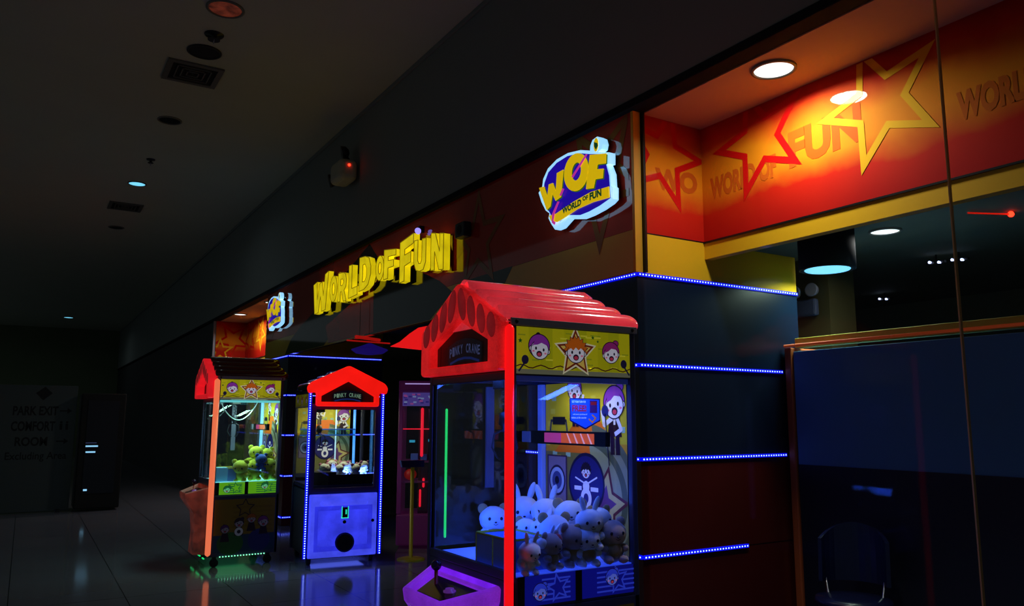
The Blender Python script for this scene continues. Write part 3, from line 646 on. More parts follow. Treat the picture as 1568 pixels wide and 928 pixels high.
def back_art(mb, fr, x0, x1, y0, y1, em):
    """stage scene on the rear panel: band of cartoon children, loudspeaker, drum disc"""
    MB.cb = (x0, x1, y0, y1); w, h = x1 - x0, y1 - y0; k = lambda c: ink(c, em, .5); P = lambda u, v: (x0 + w * u, y0 + h * v)
    n = 16
    for j in range(n):
        v = j / n; c = (196, 180, 30) if v > .62 else ((186, 140, 26) if v > .5 else (110, 108, 60)); mb.rect(fr, *P(0, v), *P(1, v + 1 / n), k(c), 0)
    random.seed(11)
    for i in range(34):
        u, v = random.random() * .94, .5 + .48 * random.random(); mb.rect(fr, *P(u, v), *P(u + .06, v + .035), k([(150, 190, 170), (206, 196, 60), (120, 160, 110)][i % 3]), .0004)
    mb.poly(fr, [P(.12, .56), P(.92, .56), P(.66, .80), P(.46, .80)], k((222, 110, 20)), .0006)
    for r, c in ((.62, (90, 100, 80)), (.56, (130, 140, 120)), (.5, (80, 92, 70)), (.44, (140, 150, 120))):
        mb.ell(fr, *P(.5, .3), w * r, h * r * .72, k(c), .0008 + (.7 - r) * .001, n=26, a0=-pi * .35, a1=pi * .45)
    mb.rect(fr, *P(.02, .22), *P(.29, .54), k((60, 40, 70)), .0014); mb.rect(fr, *P(.04, .23), *P(.27, .53), k((120, 110, 150)), .0017)
    cx, cy = P(.155, .38)
    for r, c in ((.085, (40, 30, 70)), (.072, (150, 170, 220)), (.05, (60, 70, 140)), (.022, (20, 20, 50))): mb.ell(fr, cx, cy, w * r * 1.3, h * r * 1.15, k(c), .002 + (.1 - r) * .01, n=22)
    cx, cy = P(.53, .38)
    mb.poly(fr, star(P(.74, .27)[0], P(.74, .27)[1], w * .28, .1, .5), k((90, 30, 40)), .0016); mb.poly(fr, star(P(.74, .27)[0], P(.74, .27)[1], w * .23, .1, .5), k((190, 180, 120)), .0019); mb.poly(fr, star(P(.74, .27)[0], P(.74, .27)[1], w * .14, .1, .5), k((100, 60, 120)), .0021)
    mb.ell(fr, cx, cy, w * .22, h * .185, k((16, 12, 60)), .0024, n=32); mb.ell(fr, cx, cy, w * .2, h * .165, k((30, 26, 110)), .0028, n=32)
    face(mb, fr, cx, cy + h * .07, w * .05, (26, 14, 40), em=em, d=.003, style=0)
    mb.ell(fr, cx, cy - h * .02, w * .04, h * .035, k((230, 230, 245)), .0032, n=14); mb.line(fr, [(cx - w * .13, cy + h * .03), (cx - w * .02, cy), (cx + w * .02, cy), (cx + w * .13, cy + h * .04)], w * .012, k((220, 220, 240)), .0034)
    for sx in (-1, 1): mb.rect(fr, cx + sx * w * .1 - w * .045, cy - h * .045, cx + sx * w * .1 + w * .045, cy - h * .02, k((225, 225, 245)), .0034)
    mb.ell(fr, cx, cy - h * .09, w * .065, h * .062, k((230, 230, 250)), .0036, n=22); mb.ell(fr, cx, cy - h * .09, w * .03, h * .03, k((40, 40, 120)), .004, n=16)
    kid(mb, fr, *P(.40, .95), w * .08, (130, 60, 170), 1, em, .0024, -1); kid(mb, fr, *P(.87, .86), w * .105, (140, 60, 180), 2, em, .0024, 1)
    mb.ell(fr, *P(.77, .82), w * .04, h * .035, k((24, 30, 110)), .006, n=14); mb.line(fr, [P(.77, .80), P(.81, .5)], w * .012, k((24, 20, 50)), .006)
    # keyboard stand
    mb.line(fr, [P(.06, .66), P(.08, .76), P(.28, .76), P(.3, .66)], w * .02, k((60, 60, 80)), .0026); mb.rect(fr, *P(.1, .735), *P(.27, .785), k((20, 18, 34)), .003); MB.cb = None
def stage_art(mb, fr, x0, x1, y0, y1, em, pal):
    """lower side panel: small crowd of cartoon children"""
    w, h = x1 - x0, y1 - y0; bgc, c2, c3 = pal
    mb.rect(fr, x0, y0, x1, y1, ink(bgc, em), 0)
    for i in range(9): mb.rect(fr, x0 + w * .3, y0 + h * (.1 + .09 * i), x1 - w * .04, y0 + h * (.1 + .09 * i) + h * .035, ink(c2, em), .0004)
    return w, h

# ================================================================== CRANE MACHINES
def led_tube(name, a, b, r, m, parent, lab=None):
    o = MB().lathe(a, Vector(b) - Vector(a), [(0, 0.001), (r * .5, r * .8), (r, r), ((Vector(b) - Vector(a)).length - r, r), ((Vector(b) - Vector(a)).length - r * .5, r * .8), ((Vector(b) - Vector(a)).length, .001)], m, 16, caps=False).build(name, parent)
    if lab: o['label'] = lab
    return o
def claw_set(parent, u, v, ztop, zhub, s=1.0):
    h = MB().box((u - .05, v - .05, ztop - .07), (u + .05, v + .05, ztop), m_black).build('claw_carriage', parent, bevel=.006)
    mb = MB(); mb.tube([(u, v, ztop - .07), (u + .004, v, (ztop + zhub) / 2), (u, v, zhub)], .004, m_chrome, 8)
    mb.tube([(u + .05 * cos(q * .9) * .35, v + .05 * sin(q * .9) * .35, ztop - .07 - (ztop - zhub - .09) * q / 24) for q in range(25)], .0025, m_rubber, 6); mb.build('cable', parent)
    mb = MB(); mb.lathe((u, v, zhub + .02), (0, 0, -1), [(0, .012), (.01, .03), (.07, .034), (.08, .02), (.11, .02)], m_gun, 18); hub = mb.build('claw_hub', parent)
    for k in range(3):
        a = 2 * pi * k / 3 + .5; mb = MB(); pts = [(u + cos(a) * r, v + sin(a) * r, z) for r, z in ((.02, zhub - .08), (.085 * s, zhub - .10), (.105 * s, zhub - .17), (.06 * s, zhub - .225), (.035 * s, zhub - .235))]
        mb.tube(pts, .0055, m_gun, 8); mb.build('claw_arm', hub)
def gable_sign(parent, v, hw, zb, zs, za, text_rgb, em, words='PINKY CRANE'):
    """dark sign board in the gable opening, planked, with arched lettering"""
    fr = Frame((0, v, 0), (1, 0, 0), (0, 0, 1)); mb = MB()
    mb.mesh(curve_mesh([[(-hw, zb), (hw, zb), (hw, zs), (0, za), (-hw, zs)]], .004), fr, mat('sign_board_brown', (58, 30, 20), .5), d=-.006)
    for k in range(7): x = -hw + 2 * hw * (k + .5) / 7; mb.rect(fr, x - .003, zb, x + .003, zs, ink((30, 14, 10)), .0003)
    W2 = hw * .55; zc = zb + (zs - zb) * .2; H = (za - zb) * .48
    arch = [(-W2, zc - H * .1), (-W2 * .5, zc + H * .0), (0, zc + H * .06), (W2 * .5, zc + H * .0), (W2, zc - H * .1), (W2, zc + H * .75), (W2 * .5, zc + H * .95), (0, zc + H * 1.02), (-W2 * .5, zc + H * .95), (-W2, zc + H * .75)]
    mb.poly(fr, arch, ink((16, 22, 40), em * .4), .001)
    n = len(words); x = -W2 * .92; step = 2 * W2 * .92 / n
    for i, ch in enumerate(words):
        if ch != ' ':
            xc = x + step * (i + .5); q = (xc / W2); dz = -.12 * H * q * q * 1.6; text(mb, fr, ch, xc - step * .40, zc + H * .40 + dz, xc + step * .40, zc + H * .78 + dz, ink(text_rgb, em), .02, .002)
    mb.line(fr, [(-W2 * .85, zc + H * .02), (-W2 * .4, zc + H * .16), (0, zc + H * .2), (W2 * .4, zc + H * .16), (W2 * .85, zc + H * .02)], H * .1, ink((30, 60, 150), em * .8), .0018)
    return mb.build('gable_sign', parent)

M_RED = {}
def gable_part(parent, v0, v1, hw, zb, zsh, za, ih, izb, izs, iza, m_g, m_dim, flare=0.0):
    fr = Frame((0, (v0 + v1) / 2, 0), (1, 0, 0), (0, 0, 1))
    def rnd(L, r):
        out = []
        n = len(L)
        for i in range(n):
            p, a, b = Vector((*L[i],)), Vector((*L[i - 1],)), Vector((*L[(i + 1) % n],))
            da, db = (a - p), (b - p); ra = min(r, da.length * .45); rb = min(r, db.length * .45); s, e = p + da.normalized() * ra, p + db.normalized() * rb
            for k in range(5): t_ = k / 4; q = (s * (1 - t_) + p * t_) * (1 - t_) + (p * (1 - t_) + e * t_) * t_; out.append((q.x, q.y))
        return out
    if flare: outer = [(-hw, zb), (hw, zb), (hw, zsh - .05), (hw + flare, zsh - .07), (hw + flare + .02, zsh), (hw + flare * .8, zsh + .055), (0, za), (-hw - flare * .8, zsh + .055), (-hw - flare - .02, zsh), (-hw - flare, zsh - .07), (-hw, zsh - .05)]
    else: outer = [(-hw, zb), (hw, zb), (hw, zsh), (0, za), (-hw, zsh)]
    inner = [(-ih, izb), (ih, izb), (ih, izs), (0, iza), (-ih, izs)]
    me = curve_mesh([rnd(outer, .03), rnd(inner, .005)], extrude=(v1 - v0) / 2 - .012, bevel=.012, res=2)
    mb = MB(); mb.mesh(me, fr, m_g); o = mb.build('gable', parent)
    for p in o.data.polygons: p.use_smooth = False
    # scallop hollows between opening and roof line, their shade put in as dimmer ovals
    fr2 = Frame((0, v0, 0), (1, 0, 0), (0, 0, 1)); mb = MB()
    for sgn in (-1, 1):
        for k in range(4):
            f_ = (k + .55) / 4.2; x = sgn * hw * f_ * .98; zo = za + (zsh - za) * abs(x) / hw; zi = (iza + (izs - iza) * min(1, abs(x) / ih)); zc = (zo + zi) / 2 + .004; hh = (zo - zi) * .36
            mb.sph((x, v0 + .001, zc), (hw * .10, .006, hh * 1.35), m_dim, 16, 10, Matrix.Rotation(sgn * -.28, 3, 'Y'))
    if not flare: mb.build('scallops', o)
    return o
def log_roof(parent, v0, v1, hw, ze, zr, m_r, nr=4, rr=.050):
    """moulded roof: fat ribs running front to back down both slopes, rounded behind"""
    mb = MB(); L = v1 - v0
    for sgn in (-1, 1):
        for k in range(nr):
            f_ = (k + .35) / nr; x = sgn * hw * f_; z = zr + (ze - zr) * f_ - rr * .45; e = v1 - .02 * (nr - 1 - k)
            prof = [(0, rr * .9), (L * .2, rr)] + [(e - v0 - rr * 1.6 + rr * 1.6 * sin(q * pi / 12), rr * cos(q * pi / 12)) for q in range(7)]
            ax = Vector((0, 1, 0)); n = 20; vs = []; fs = []
            sl = Vector((sgn * hw, 0, ze - zr)).normalized(); up = Vector((-sl.z * sgn, 0, abs(sl.x)))
            for d, r in prof:
                for i in range(n): a = 2 * pi * i / n; vs.append(Vector((x, v0 + d, z)) + sl * (r * 1.12 * cos(a)) + up * (r * sin(a)))
            for q in range(len(prof) - 1):
                for i in range(n): j = (i + 1) % n; fs.append((q * n + i, (q + 1) * n + i, (q + 1) * n + j, q * n + j))
            fs.append(list(range(n))); mb.add(vs, fs, m_r, True)
    mb.lathe((0, v0, zr - .03), (0, 1, 0), [(0, .05), (L * .9, .05), (L * .96, .03), (L * .975, .001)], m_r, 16)
    mb.add([(-hw, v0, ze - .03), (hw, v0, ze - .03), (0, v0, zr - .05), (-hw, v1 - .06, ze - .03), (hw, v1 - .06, ze - .03), (0, v1 - .1, zr - .05)], [(0, 1, 2), (5, 4, 3), (0, 2, 5, 3), (1, 4, 5, 2), (0, 3, 4, 1)], m_r)
    return mb.build('roof', parent, weld=False)
def console(parent, hw, depth, zt, m_c, lit_lab=None):
    """moulded control shelf: tray with raised rim on a waisted pedestal, joystick, button"""
    mb = MB(); z0 = .12
    f = lambda w, y, z: [(-w, y, z), (w, y, z)]
    # sections from bottom to top : (half width back, half width front, front y, z)
    S_ = [(hw * .62, hw * .38, -depth * .50, z0), (hw * .58, hw * .34, -depth * .44, zt * .45), (hw * .66, hw * .40, -depth * .52, zt * .72), (hw * .98, hw * .56, -depth * .97, zt * .93), (hw, hw * .58, -depth, zt), (hw * .93, hw * .52, -depth * .95, zt + .015),
          (hw * .86, hw * .47, -depth * .88, zt), (hw * .82, hw * .45, -depth * .84, zt - .03)]
    vs = []; fs = []
    for wb, wf, y, z in S_:
        tilt = .07 if z > zt * .9 else 0
        vs += [(-wb, 0, z + tilt), (-wf, y, z), (wf, y, z), (wb, 0, z + tilt)]
    for k in range(len(S_) - 1):
        for i in range(4): j = (i + 1) % 4; fs.append((k * 4 + i, k * 4 + j, (k + 1) * 4 + j, (k + 1) * 4 + i))
    fs.append((0, 3, 2, 1)); n = (len(S_) - 1) * 4; fs.append((n, n + 1, n + 2, n + 3))
    mb.add(vs, fs, m_c); c = mb.build('console', parent, bevel=.014, seg=3)
    if lit_lab: c['label'] = lit_lab
    zp = lambda y: zt - .028 + .07 * (1 + y / depth) * 1.0
    a, b = -.16 * depth, -.80 * depth
    mb = MB(); w1, w2 = hw * .62, hw * .38
    mb.hexa([(-w2, b, zp(b)), (w2, b, zp(b)), (w1, a, zp(a)), (-w1, a, zp(a)), (-w2, b, zp(b) + .012), (w2, b, zp(b) + .012), (w1, a, zp(a) + .012), (-w1, a, zp(a) + .012)], mat('control_plate', (34, 18, 26), .25))
    pl_ = mb.build('control_plate', c, bevel=.003)
    y = -.42 * depth; mb = MB(); mb.cyl((-hw * .3, y, zp(y)), (-hw * .3, y, zp(y) + .085), .009, mat('red_shaft', (170, 40, 30), .4)); mb.build('joystick_shaft', c)
    MB().sph((-hw * .3, y, zp(y) + .1), (.026, .026, .026), mat('dark_ball', (40, 16, 52), .2), 20, 12).build('joystick_ball', c)
    MB().lathe((hw * .22, y - .02, zp(y) + .008), (0, 0, 1), [(0, .03), (.008, .03), (.009, .022), (.018, .02)], mat('clear_violet_button', (150, 90, 170), .2, em=(150, 70, 170), es=.15), 20).build('button', c)
    return c

def machine_m(loc, rz, label, w, dp, pal, group='gable-roofed crane machines'):
    """tall crane machine seen mostly from its right side; front faces local -Y, side faces +X"""
    t = root('crane_machine', loc, rz, label, 'crane machine', group); h = w / 2; P = .034
    mf = pal['frame']
    # lower cabinet
    mb = MB(); mb.box((-h, 0, .12), (h, dp, .76), mf); mb.build('cabinet', t, bevel=.006)
    fr = Frame((h + .001, 0, 0), (0, 1, 0), (0, 0, 1)); em = pal['low_em']
    mb = MB(); stage_art(mb, fr, .04, dp - .04, .16, .72, em, ((120, 96, 20), (112, 88, 22), (90, 40, 20)))
    mb.rect(fr, .04, .16, dp - .04, .34, ink((30, 60, 90), em), .0006); mb.ell(fr, dp * .3, .25, .14, .12, ink((40, 90, 40), em), .0008); mb.ell(fr, dp * .72, .27, .12, .12, ink((40, 40, 110), em), .0008)
    band_star(mb, fr, dp * .5, .62, .11, .3, .2, ink(OUTL, em), .0008, (0, dp, .5, .72), .5)
    for u_, z_, s_, hc, st in ((.22, .40, .04, (80, 40, 110), 1), (.42, .46, .045, (40, 20, 40), 2), (.60, .50, .042, (150, 80, 30), 0), (.78, .46, .05, (110, 50, 120), 1)): face(mb, fr, dp * u_, z_, s_, hc, (150, 150, 165), em=em, d=.001, style=st); mb.poly(fr, [(dp * u_ - .03, z_ - .04), (dp * u_ + .03, z_ - .04), (dp * u_ + .05, z_ - .13), (dp * u_ - .05, z_ - .13)], ink((40, 20, 40), em), .0009)
    mb.ell(fr, dp * .42, .37, .045, .045, ink((200, 200, 215), em), .002, n=20); mb.ell(fr, dp * .42, .37, .02, .02, ink((30, 30, 50), em), .0024, n=14)
    mb.build('side_panel', t)
    # lit strip panel under the window, in two bays
    mb = MB(); mb.box((h - .02, .03, .762), (h - .001, dp - .03, .9), mf); ls = pal['strip_em']; bc, c2, c3 = pal['strip']
    fr = Frame((h, 0, 0), (0, 1, 0), (0, 0, 1))
    mb.rect(fr, .04, .772, dp - .04, .902, ink(bc, ls), .0004)
    for a, b_ in ((.12, .44), (.54, .95)):
        X0, X1 = dp * a, dp * b_
        for i in range(5): mb.rect(fr, X0 + .08, .788 + i * .022, X1, .796 + i * .022, ink(c2, ls), .0008)
        mb.poly(fr, star((X0 + X1) / 2 + .05, .84, .07, .5, .45), ink(c2, ls), .0012); mb.poly(fr, star((X0 + X1) / 2 + .05, .84, .05, .5, .45), ink(bc, ls), .0014)
        face(mb, fr, X0 + (.07 if a < .3 else .17), .825 if a < .3 else .85, .034, c2, c3, em=ls, d=.0018, style=2)
    for a in (.065, .49): mb.rect(fr, dp * a - .012, .768, dp * a + .026, .904, ink((10, 10, 8)), .006)
    mb.build('lit_side_strip', t)
    # posts, rails
    for sx in (-1, 1):
        for yy in (0, dp - P):
            mb = MB(); x = sx * (h - P); mb.box((min(x, sx * h), yy, .12), (max(x, sx * h), yy + P, 2.05), mf); mb.build('corner_post', t, bevel=.006)
    mb = MB()
    for z in (.905, 1.80): mb.box((-h + P, .002, z - .02), (h - P, P - .004, z + .02), mf); mb.box((-h + P, dp - P, z - .02), (h - P, dp - .002, z + .02), mf)
    mb.box((-h, .0, 2.03), (h, dp, 2.06), mf); mb.box((-h + .004, dp - P + .002, .8), (-h + P, dp - .002, 2.05), mf); mb.box((-h + .004, .004, .8), (-h + P, P - .002, 2.05), mf); mb.box((-h + P, .003, 1.82), (h - P, .02, 2.03), mf); mb.box((-h, .003, .76), (h, .03, .885), mf)
    mb.build('frame', t, bevel=.004)
    mb = MB(); mb.box((h - .004, 0, 2.032), (h + .006, dp + .01, 2.066), m_alu)
    for yy in (.03, dp - .02): mb.cyl((h + .006, yy, 2.049), (h + .010, yy, 2.049), .008, m_black, 10)
    mb.build('side_rail', t, bevel=.002)
    # header lightbox on the side
    mb = MB(); mb.box((h - .03, P, 1.80), (h - .004, dp - P, 2.03), mf); fr = Frame((h - .0035, 0, 0), (0, 1, 0), (0, 0, 1)); header_art(mb, fr, P, dp - P, 1.808, 2.028, pal['head_em']); mb.build('header_lightbox', t)
    mb = MB(); mb.box((-h, P, 1.80), (-h + .02, dp - P, 2.03), mf); mb.box((-h + P, dp - .02, 1.80), (h - P, dp - .004, 2.03), mf); mb.build('header_panel', t)
    # glass
    MB().box((h - .012, P, .925), (h - .006, dp - P, 1.798), G).build('glass_pane', t); MB().box((-h + .006, P, .925), (-h + .012, dp - P, 1.798), G).build('glass_pane', t); MB().box((-h + P, .010, .925), (h - P, .016, 1.778), G).build('glass_pane', t)
    # deck, ceiling inside, rear artwork
    MB().box((-h + .02, .03, .885), (h - .02, dp - .02, .905), mat('lit_play_deck_' + pal['n'], (215, 220, 235), .4, em=pal['deck'], es=pal['deck_es'])).build('play_deck', t)
    MB().box((h - .05, P, 1.775), (h - .02, dp - P, 1.80), mat('top_liner_' + pal['n'], (170, 180, 200), .4, em=pal['deck'], es=pal['top_es'])).build('upper_liner', t)  # liner glows by itself for lamp light falling on the top rail
    MB().box((-h + .02, .03, 1.83), (h - .02, dp - .02, 1.86), m_black).build('inner_ceiling', t)
    mb = MB(); mb.box((-h + .085, dp - .035, .905), (h - P, dp - .024, 1.80), mf); fr = Frame((0, dp - .0355, 0), (1, 0, 0), (0, 0, 1)); back_art(mb, fr, -h + .09, h - P, .93, 1.80, pal['back_em']); mb.build('back_panel', t)  # rear print is given its own glow in place of lamp light
    o = MB().box((-h + .036, dp - .06, .905), (-h + .08, dp - .03, 1.80), mat('pale_lit_post_' + pal['n'], (150, 170, 220), .4, em=pal['post'], es=pal['post_es'])).build('inner_post', t, bevel=.004)
    MB().box((-h + .02, dp * .5 - .03, 1.22), (-h + .034, dp * .5 + .02, 1.78), mat('slate_post', (92, 96, 120), .5)).build('side_post', t)
    # rail with orange print across the rear, claw
    o = MB(); z = 1.5; o.box((-h + .12, dp - .16, z - .036), (h - .05, dp - .13, z + .036), m_black); fr = Frame((0, dp - .1605, 0), (1, 0, 0), (0, 0, 1))
    o.rect(fr, -h + .26, z - .026, h - .14, z + .026, ink((230, 90, 40), pal['rail_em']), .001); o.rect(fr, -h + .26, z - .026, -h + .42, z + .026, ink((190, 60, 110), pal['rail_em']), .0014)
    for q in range(4): o.poly(fr, [(-h + .5 + q * .06, z - .026), (-h + .515 + q * .06, z - .026), (-h + .48 + q * .06, z + .026), (-h + .47 + q * .06, z + .026)], ink((240, 170, 150), pal['rail_em']), .0018)
    o.box((-h + .04, dp - .17, z - .03), (-h + .12, dp - .12, z + .03), m_alu); o.build('carriage_rail', t)
    if pal.get('claw', True): claw_set(t, -.18, dp * .45, 1.83, 1.62, .75)
    # prize chute
    mb = MB(); X0, X1, Y0, Y1 = (-h + .44, h - .09, .06, .27)
    mat_y = mat('yellow_edge_strip', (170, 160, 20), .4)
    for (a, b_) in (((X0, Y0), (X1, Y0)), ((X0, Y1), (X1, Y1)), ((X0, Y0), (X0, Y1)), ((X1, Y0), (X1, Y1))): mb.box((min(a[0], b_[0]) - .002, min(a[1], b_[1]) - .002, .905), (max(a[0], b_[0]) + .002, max(a[1], b_[1]) + .002, 1.045), mat('frosted_blue_acrylic', (120, 150, 220), .3)); mb.cyl((a[0], a[1], 1.048), (b_[0], b_[1], 1.048), .006, mat_y, 8)
    for a in ((X0, Y0), (X1, Y0), (X1, Y1), (X0, Y1), ((X0 + X1) / 2, Y0)): mb.cyl((a[0], a[1], .905), (a[0], a[1], 1.048), .006, mat_y, 8)
    mb.build('prize_chute', t)
    if pal.get('sticker'):
        mb = MB(); fr = Frame((h - .005, 0, 0), (0, 1, 0), (0, 0, 1)); a, b_, c_, d_ = .335, .52, 1.562, 1.70
        mb.poly(fr, [(a, c_ + .03), ((a + b_) / 2, c_ - .012), (b_, c_ + .03), (b_, d_), (a, d_)], ink((16, 16, 70), .25), .0002); mb.poly(fr, [(a + .006, c_ + .034), ((a + b_) / 2, c_ - .004), (b_ - .006, c_ + .034), (b_ - .006, d_ - .005), (a + .006, d_ - .005)], ink((30, 84, 200), .3), .0006)
        text(mb, fr, 'GET YOUR TURN FOR', a + .014, 1.678, a + .096, 1.688, ink((210, 220, 250), .4), .01, .001); text(mb, fr, 'FREE!', a + .014, 1.636, a + .1, 1.668, ink((150, 40, 50), .4), .05, .001)
        text(mb, fr, 'with every purchase of', a + .018, 1.618, a + .104, 1.627, ink((200, 210, 250), .4), .01, .001); text(mb, fr, 'tokens at the counter', a + .01, 1.603, a + .1, 1.612, ink((200, 210, 250), .4), .01, .001)
        mb.rect(fr, b_ - .065, 1.63, b_ - .02, 1.69, ink((60, 30, 90), .3), .001); mb.rect(fr, b_ - .06, 1.668, b_ - .025, 1.684, ink((150, 30, 40), .3), .0014); mb.line(fr, [(b_ - .07, 1.6), (b_ - .05, 1.585), (b_ - .03, 1.605), (b_ - .05, 1.62)], .007, ink((200, 130, 60), .3), .001)
        mb.build('promo_sticker', t)
    # roof + gable + sign
    log_roof(t, -.02, dp + .07, h + .0, 2.075, 2.285, pal['roof'])
    gable_part(t, pal.get('gv', -.06), .0, h * .985, 1.822, 2.06, 2.285, h * .73, 1.868, 1.968, 2.095, pal['gable'], pal['dim'])
    gable_sign(t, -.012, h * .76, 1.855, 1.98, 2.11, (90, 110, 170), .18)
    # corner tube on the right front edge, feet
    led_tube('led_tube', (h + .001, -.006, .13), (h + .001, -.006, 2.035), pal.get('tr', .019), pal['tube'], t)
    console(t, h * .84, .235, .775, pal['console'])
    for sx in (-1, 1):
        for yy in (.08, dp - .08):
            mb = MB(); mb.cyl((sx * (h - .09) - .014, yy, .045), (sx * (h - .09) + .014, yy, .045), .045, m_rubber, 20); mb.box((sx * (h - .09) - .02, yy - .02, .05), (sx * (h - .09) + .02, yy + .02, .12), m_black); mb.build('caster', t)
    return t

red_g = lit_plastic('red_gable_plastic', (190, 34, 50), (226, 24, 26), .25, .85, 6); red_d = lit_plastic('scallop_shade_plastic', (140, 30, 44), (160, 18, 26), .22, .50, 9)  # second red is a dimmer copy painting shade in the gable hollows
red_r = lit_plastic('red_roof_plastic', (220, 90, 112), (222, 48, 60), .25, .85, 3.0, rough=.16, coat=.8)
PB = dict(n='big', deck=(40, 74, 250), deck_es=.6, top_es=.05, frame=m_frame, low_em=.02, strip_em=.34, strip=((16, 20, 150), (50, 70, 230), (100, 120, 240)), head_em=.27, back_em=0.17, post=(60, 90, 255), post_es=.35, rail_em=.55, sticker=True,
          roof=red_r, gable=red_g, dim=red_d, tube=mat('red_tube', (230, 20, 20), .3, em=(236, 14, 18), es=1.0), tr=.0215,
          console=lit_plastic('violet_console_plastic', (120, 50, 190), (130, 40, 215), .28, .75, 4))
big = machine_m((-3.495, 1.88, 0), 0, 'large near crane machine with a lit red log roof and a bright red corner tube', .85, .745, PB)
# interior lamps of the big machine
lamp('deck_light', 'AREA', (-.05, .06, 1.12), 3.0, (.03, .11, 1), .6, .05, (0, 1, -.1), parent=big)
lamp('side_light', 'AREA', (.40, .37, 1.77), 4.5, (.04, .13, 1), .06, .6, (-.25, 0, -1), parent=big)
lamp('top_light', 'AREA', (0, .25, 1.82), 3.6, (.04, .14, 1), .7, .3, (0, .1, -1), parent=big)
lamp('rear_light', 'AREA', (.1, .58, 1.82), .5, (1, .95, .40), .5, .06, (0, .35, -1), parent=big, spread=radians(100))
# eave tip on the left of its roof
mb = MB(); fr = Frame((-(-3.495), .0, 0), (1, 0, 0), (0, 0, 1))
mb.mesh(curve_mesh([[(-4.655, 2.055), (-4.5, 2.073), (-4.36, 2.11), (-4.23, 2.135), (-3.9, 2.13), (-3.9, 1.995), (-4.2, 2.0)]], .02, .004), fr, mat('red_eave_lit', (220, 20, 20), .3, em=(232, 16, 18), es=.9)); mb.build('roof_eave', big).location = (0, .09, 0)

LM = (-9.12, 1.79); ang = 0.0; w_, d_ = .80, .73
ux = Vector((cos(ang), sin(ang)))
loc = (LM[0] - ux.x * w_ / 2, LM[1] - ux.y * w_ / 2, 0)
PL = dict(n='left', deck=(110, 225, 225), deck_es=.7, top_es=.8, gv=-.10, frame=m_frame, low_em=.012, strip_em=.42, strip=((110, 200, 30), (30, 120, 60), (120, 230, 160)), head_em=.42, back_em=.34, post=(120, 220, 255), post_es=1.0, rail_em=.12, sticker=False,
          roof=mat('maroon_unlit_roof', (84, 20, 28), .18, coat=.6), gable=lit_plastic('red_gable_plastic_far', (200, 24, 34), (222, 24, 34), .6, .95, 5), dim=red_d, tube=mat('salmon_tube', (235, 130, 90), .3, em=(232, 112, 74), es=.95), tr=.03,
          console=lit_plastic('salmon_console_plastic', (170, 130, 122), (150, 56, 40), -.06, .34, 8))
lm = machine_m(loc, ang, 'far left crane machine with an unlit dark roof, salmon corner tube and yellow toys', w_, d_, PL)
lamp('top_light', 'AREA', (0.1, .35, 1.81), 8.0, (.55, 1, .85), .6, .4, (0, 0, -1), parent=lm)
lamp('deck_light', 'AREA', (.36, .36, 1.70), 2.5, (.5, 1, .7), .06, .5, (-.3, .1, -1), parent=lm)
# loose cable hanging inside
mb = MB(); mb.tube([(.36, .06 + .40 * q / 14, 1.76 - .20 * sin(pi * q / 14) ** .8 + .04 * q / 14) for q in range(15)], .005, mat('pale_cable', (190, 220, 220), .4, em=(160, 210, 210), es=.3), 6); mb.build('hanging_cable', lm)
MB().box((.20, .05, .906), (.34, .17, 1.06), mat('pale_blue_box', (120, 190, 220), .5, em=(60, 130, 170), es=.25)).build('inner_box', lm, bevel=.006)
# green LED bars under it
m_grn = mat('green_led_bar', (60, 230, 130), .3, em=(30, 220, 120), es=1.0); m_grnd = mat('green_led_diode', (160, 250, 200), .3, em=(130, 245, 190), es=1.6)
mb = MB()
for (a, b_, dots) in (((.41, .12), (.41, .62), True), ((-.38, -.03), (.36, -.03), False)):
    L = Vector((*b_, 0)) - Vector((*a, 0)); n = int(L.length / .03)
    if dots:
        for i in range(n): p = Vector((*a, .118)) + L * (i / n); mb.box(p - Vector((.004, .006, .005)), p + Vector((.004, .006, .005)), m_grnd)
    else:
        for i in (0, 1, 3, 4, 6): p = Vector((*a, .10)) + L * (i / 7); mb.box(p + Vector((0, -.006, -.005)), p + Vector((.085, .006, .005)), m_grn)
mb.build('green_led_bar', lm)
lamp('under_light', 'AREA', (0, .3, .11), .25, (.1, 1, .35), .7, .5, (0, 0, -1), parent=lm)

# ---- blue-panelled machine
UB = Vector((.098, .995)); angb = math.atan2(.995, .098); c0 = Vector((-8.73, 2.71)) + UB * .42
t = root('crane_machine', (c0.x, c0.y, 0), angb, 'crane machine with a glowing blue lower front and a bright red gable', 'crane machine', 'gable-roofed crane machines')
h, dp, P = .42, .84, .03; bl = t
MB().box((-h + .02, .01, .09), (h - .02, dp, .80), m_frame).build('cabinet', t, bevel=.008)
# lit moulded front: raised rim and hollow middle, concave shading put into their glow
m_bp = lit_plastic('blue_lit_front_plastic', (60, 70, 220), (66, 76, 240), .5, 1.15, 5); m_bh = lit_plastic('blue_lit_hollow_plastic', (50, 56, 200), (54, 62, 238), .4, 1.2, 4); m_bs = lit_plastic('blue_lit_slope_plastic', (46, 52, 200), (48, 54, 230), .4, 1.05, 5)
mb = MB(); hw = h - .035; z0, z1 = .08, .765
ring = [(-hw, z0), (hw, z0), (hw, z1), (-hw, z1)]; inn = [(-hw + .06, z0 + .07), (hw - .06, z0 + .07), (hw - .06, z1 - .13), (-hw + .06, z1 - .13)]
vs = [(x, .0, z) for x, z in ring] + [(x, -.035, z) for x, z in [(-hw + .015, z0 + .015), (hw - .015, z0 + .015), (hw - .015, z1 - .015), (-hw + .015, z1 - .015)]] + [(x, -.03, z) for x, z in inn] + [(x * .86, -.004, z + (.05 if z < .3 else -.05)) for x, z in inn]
fs = []
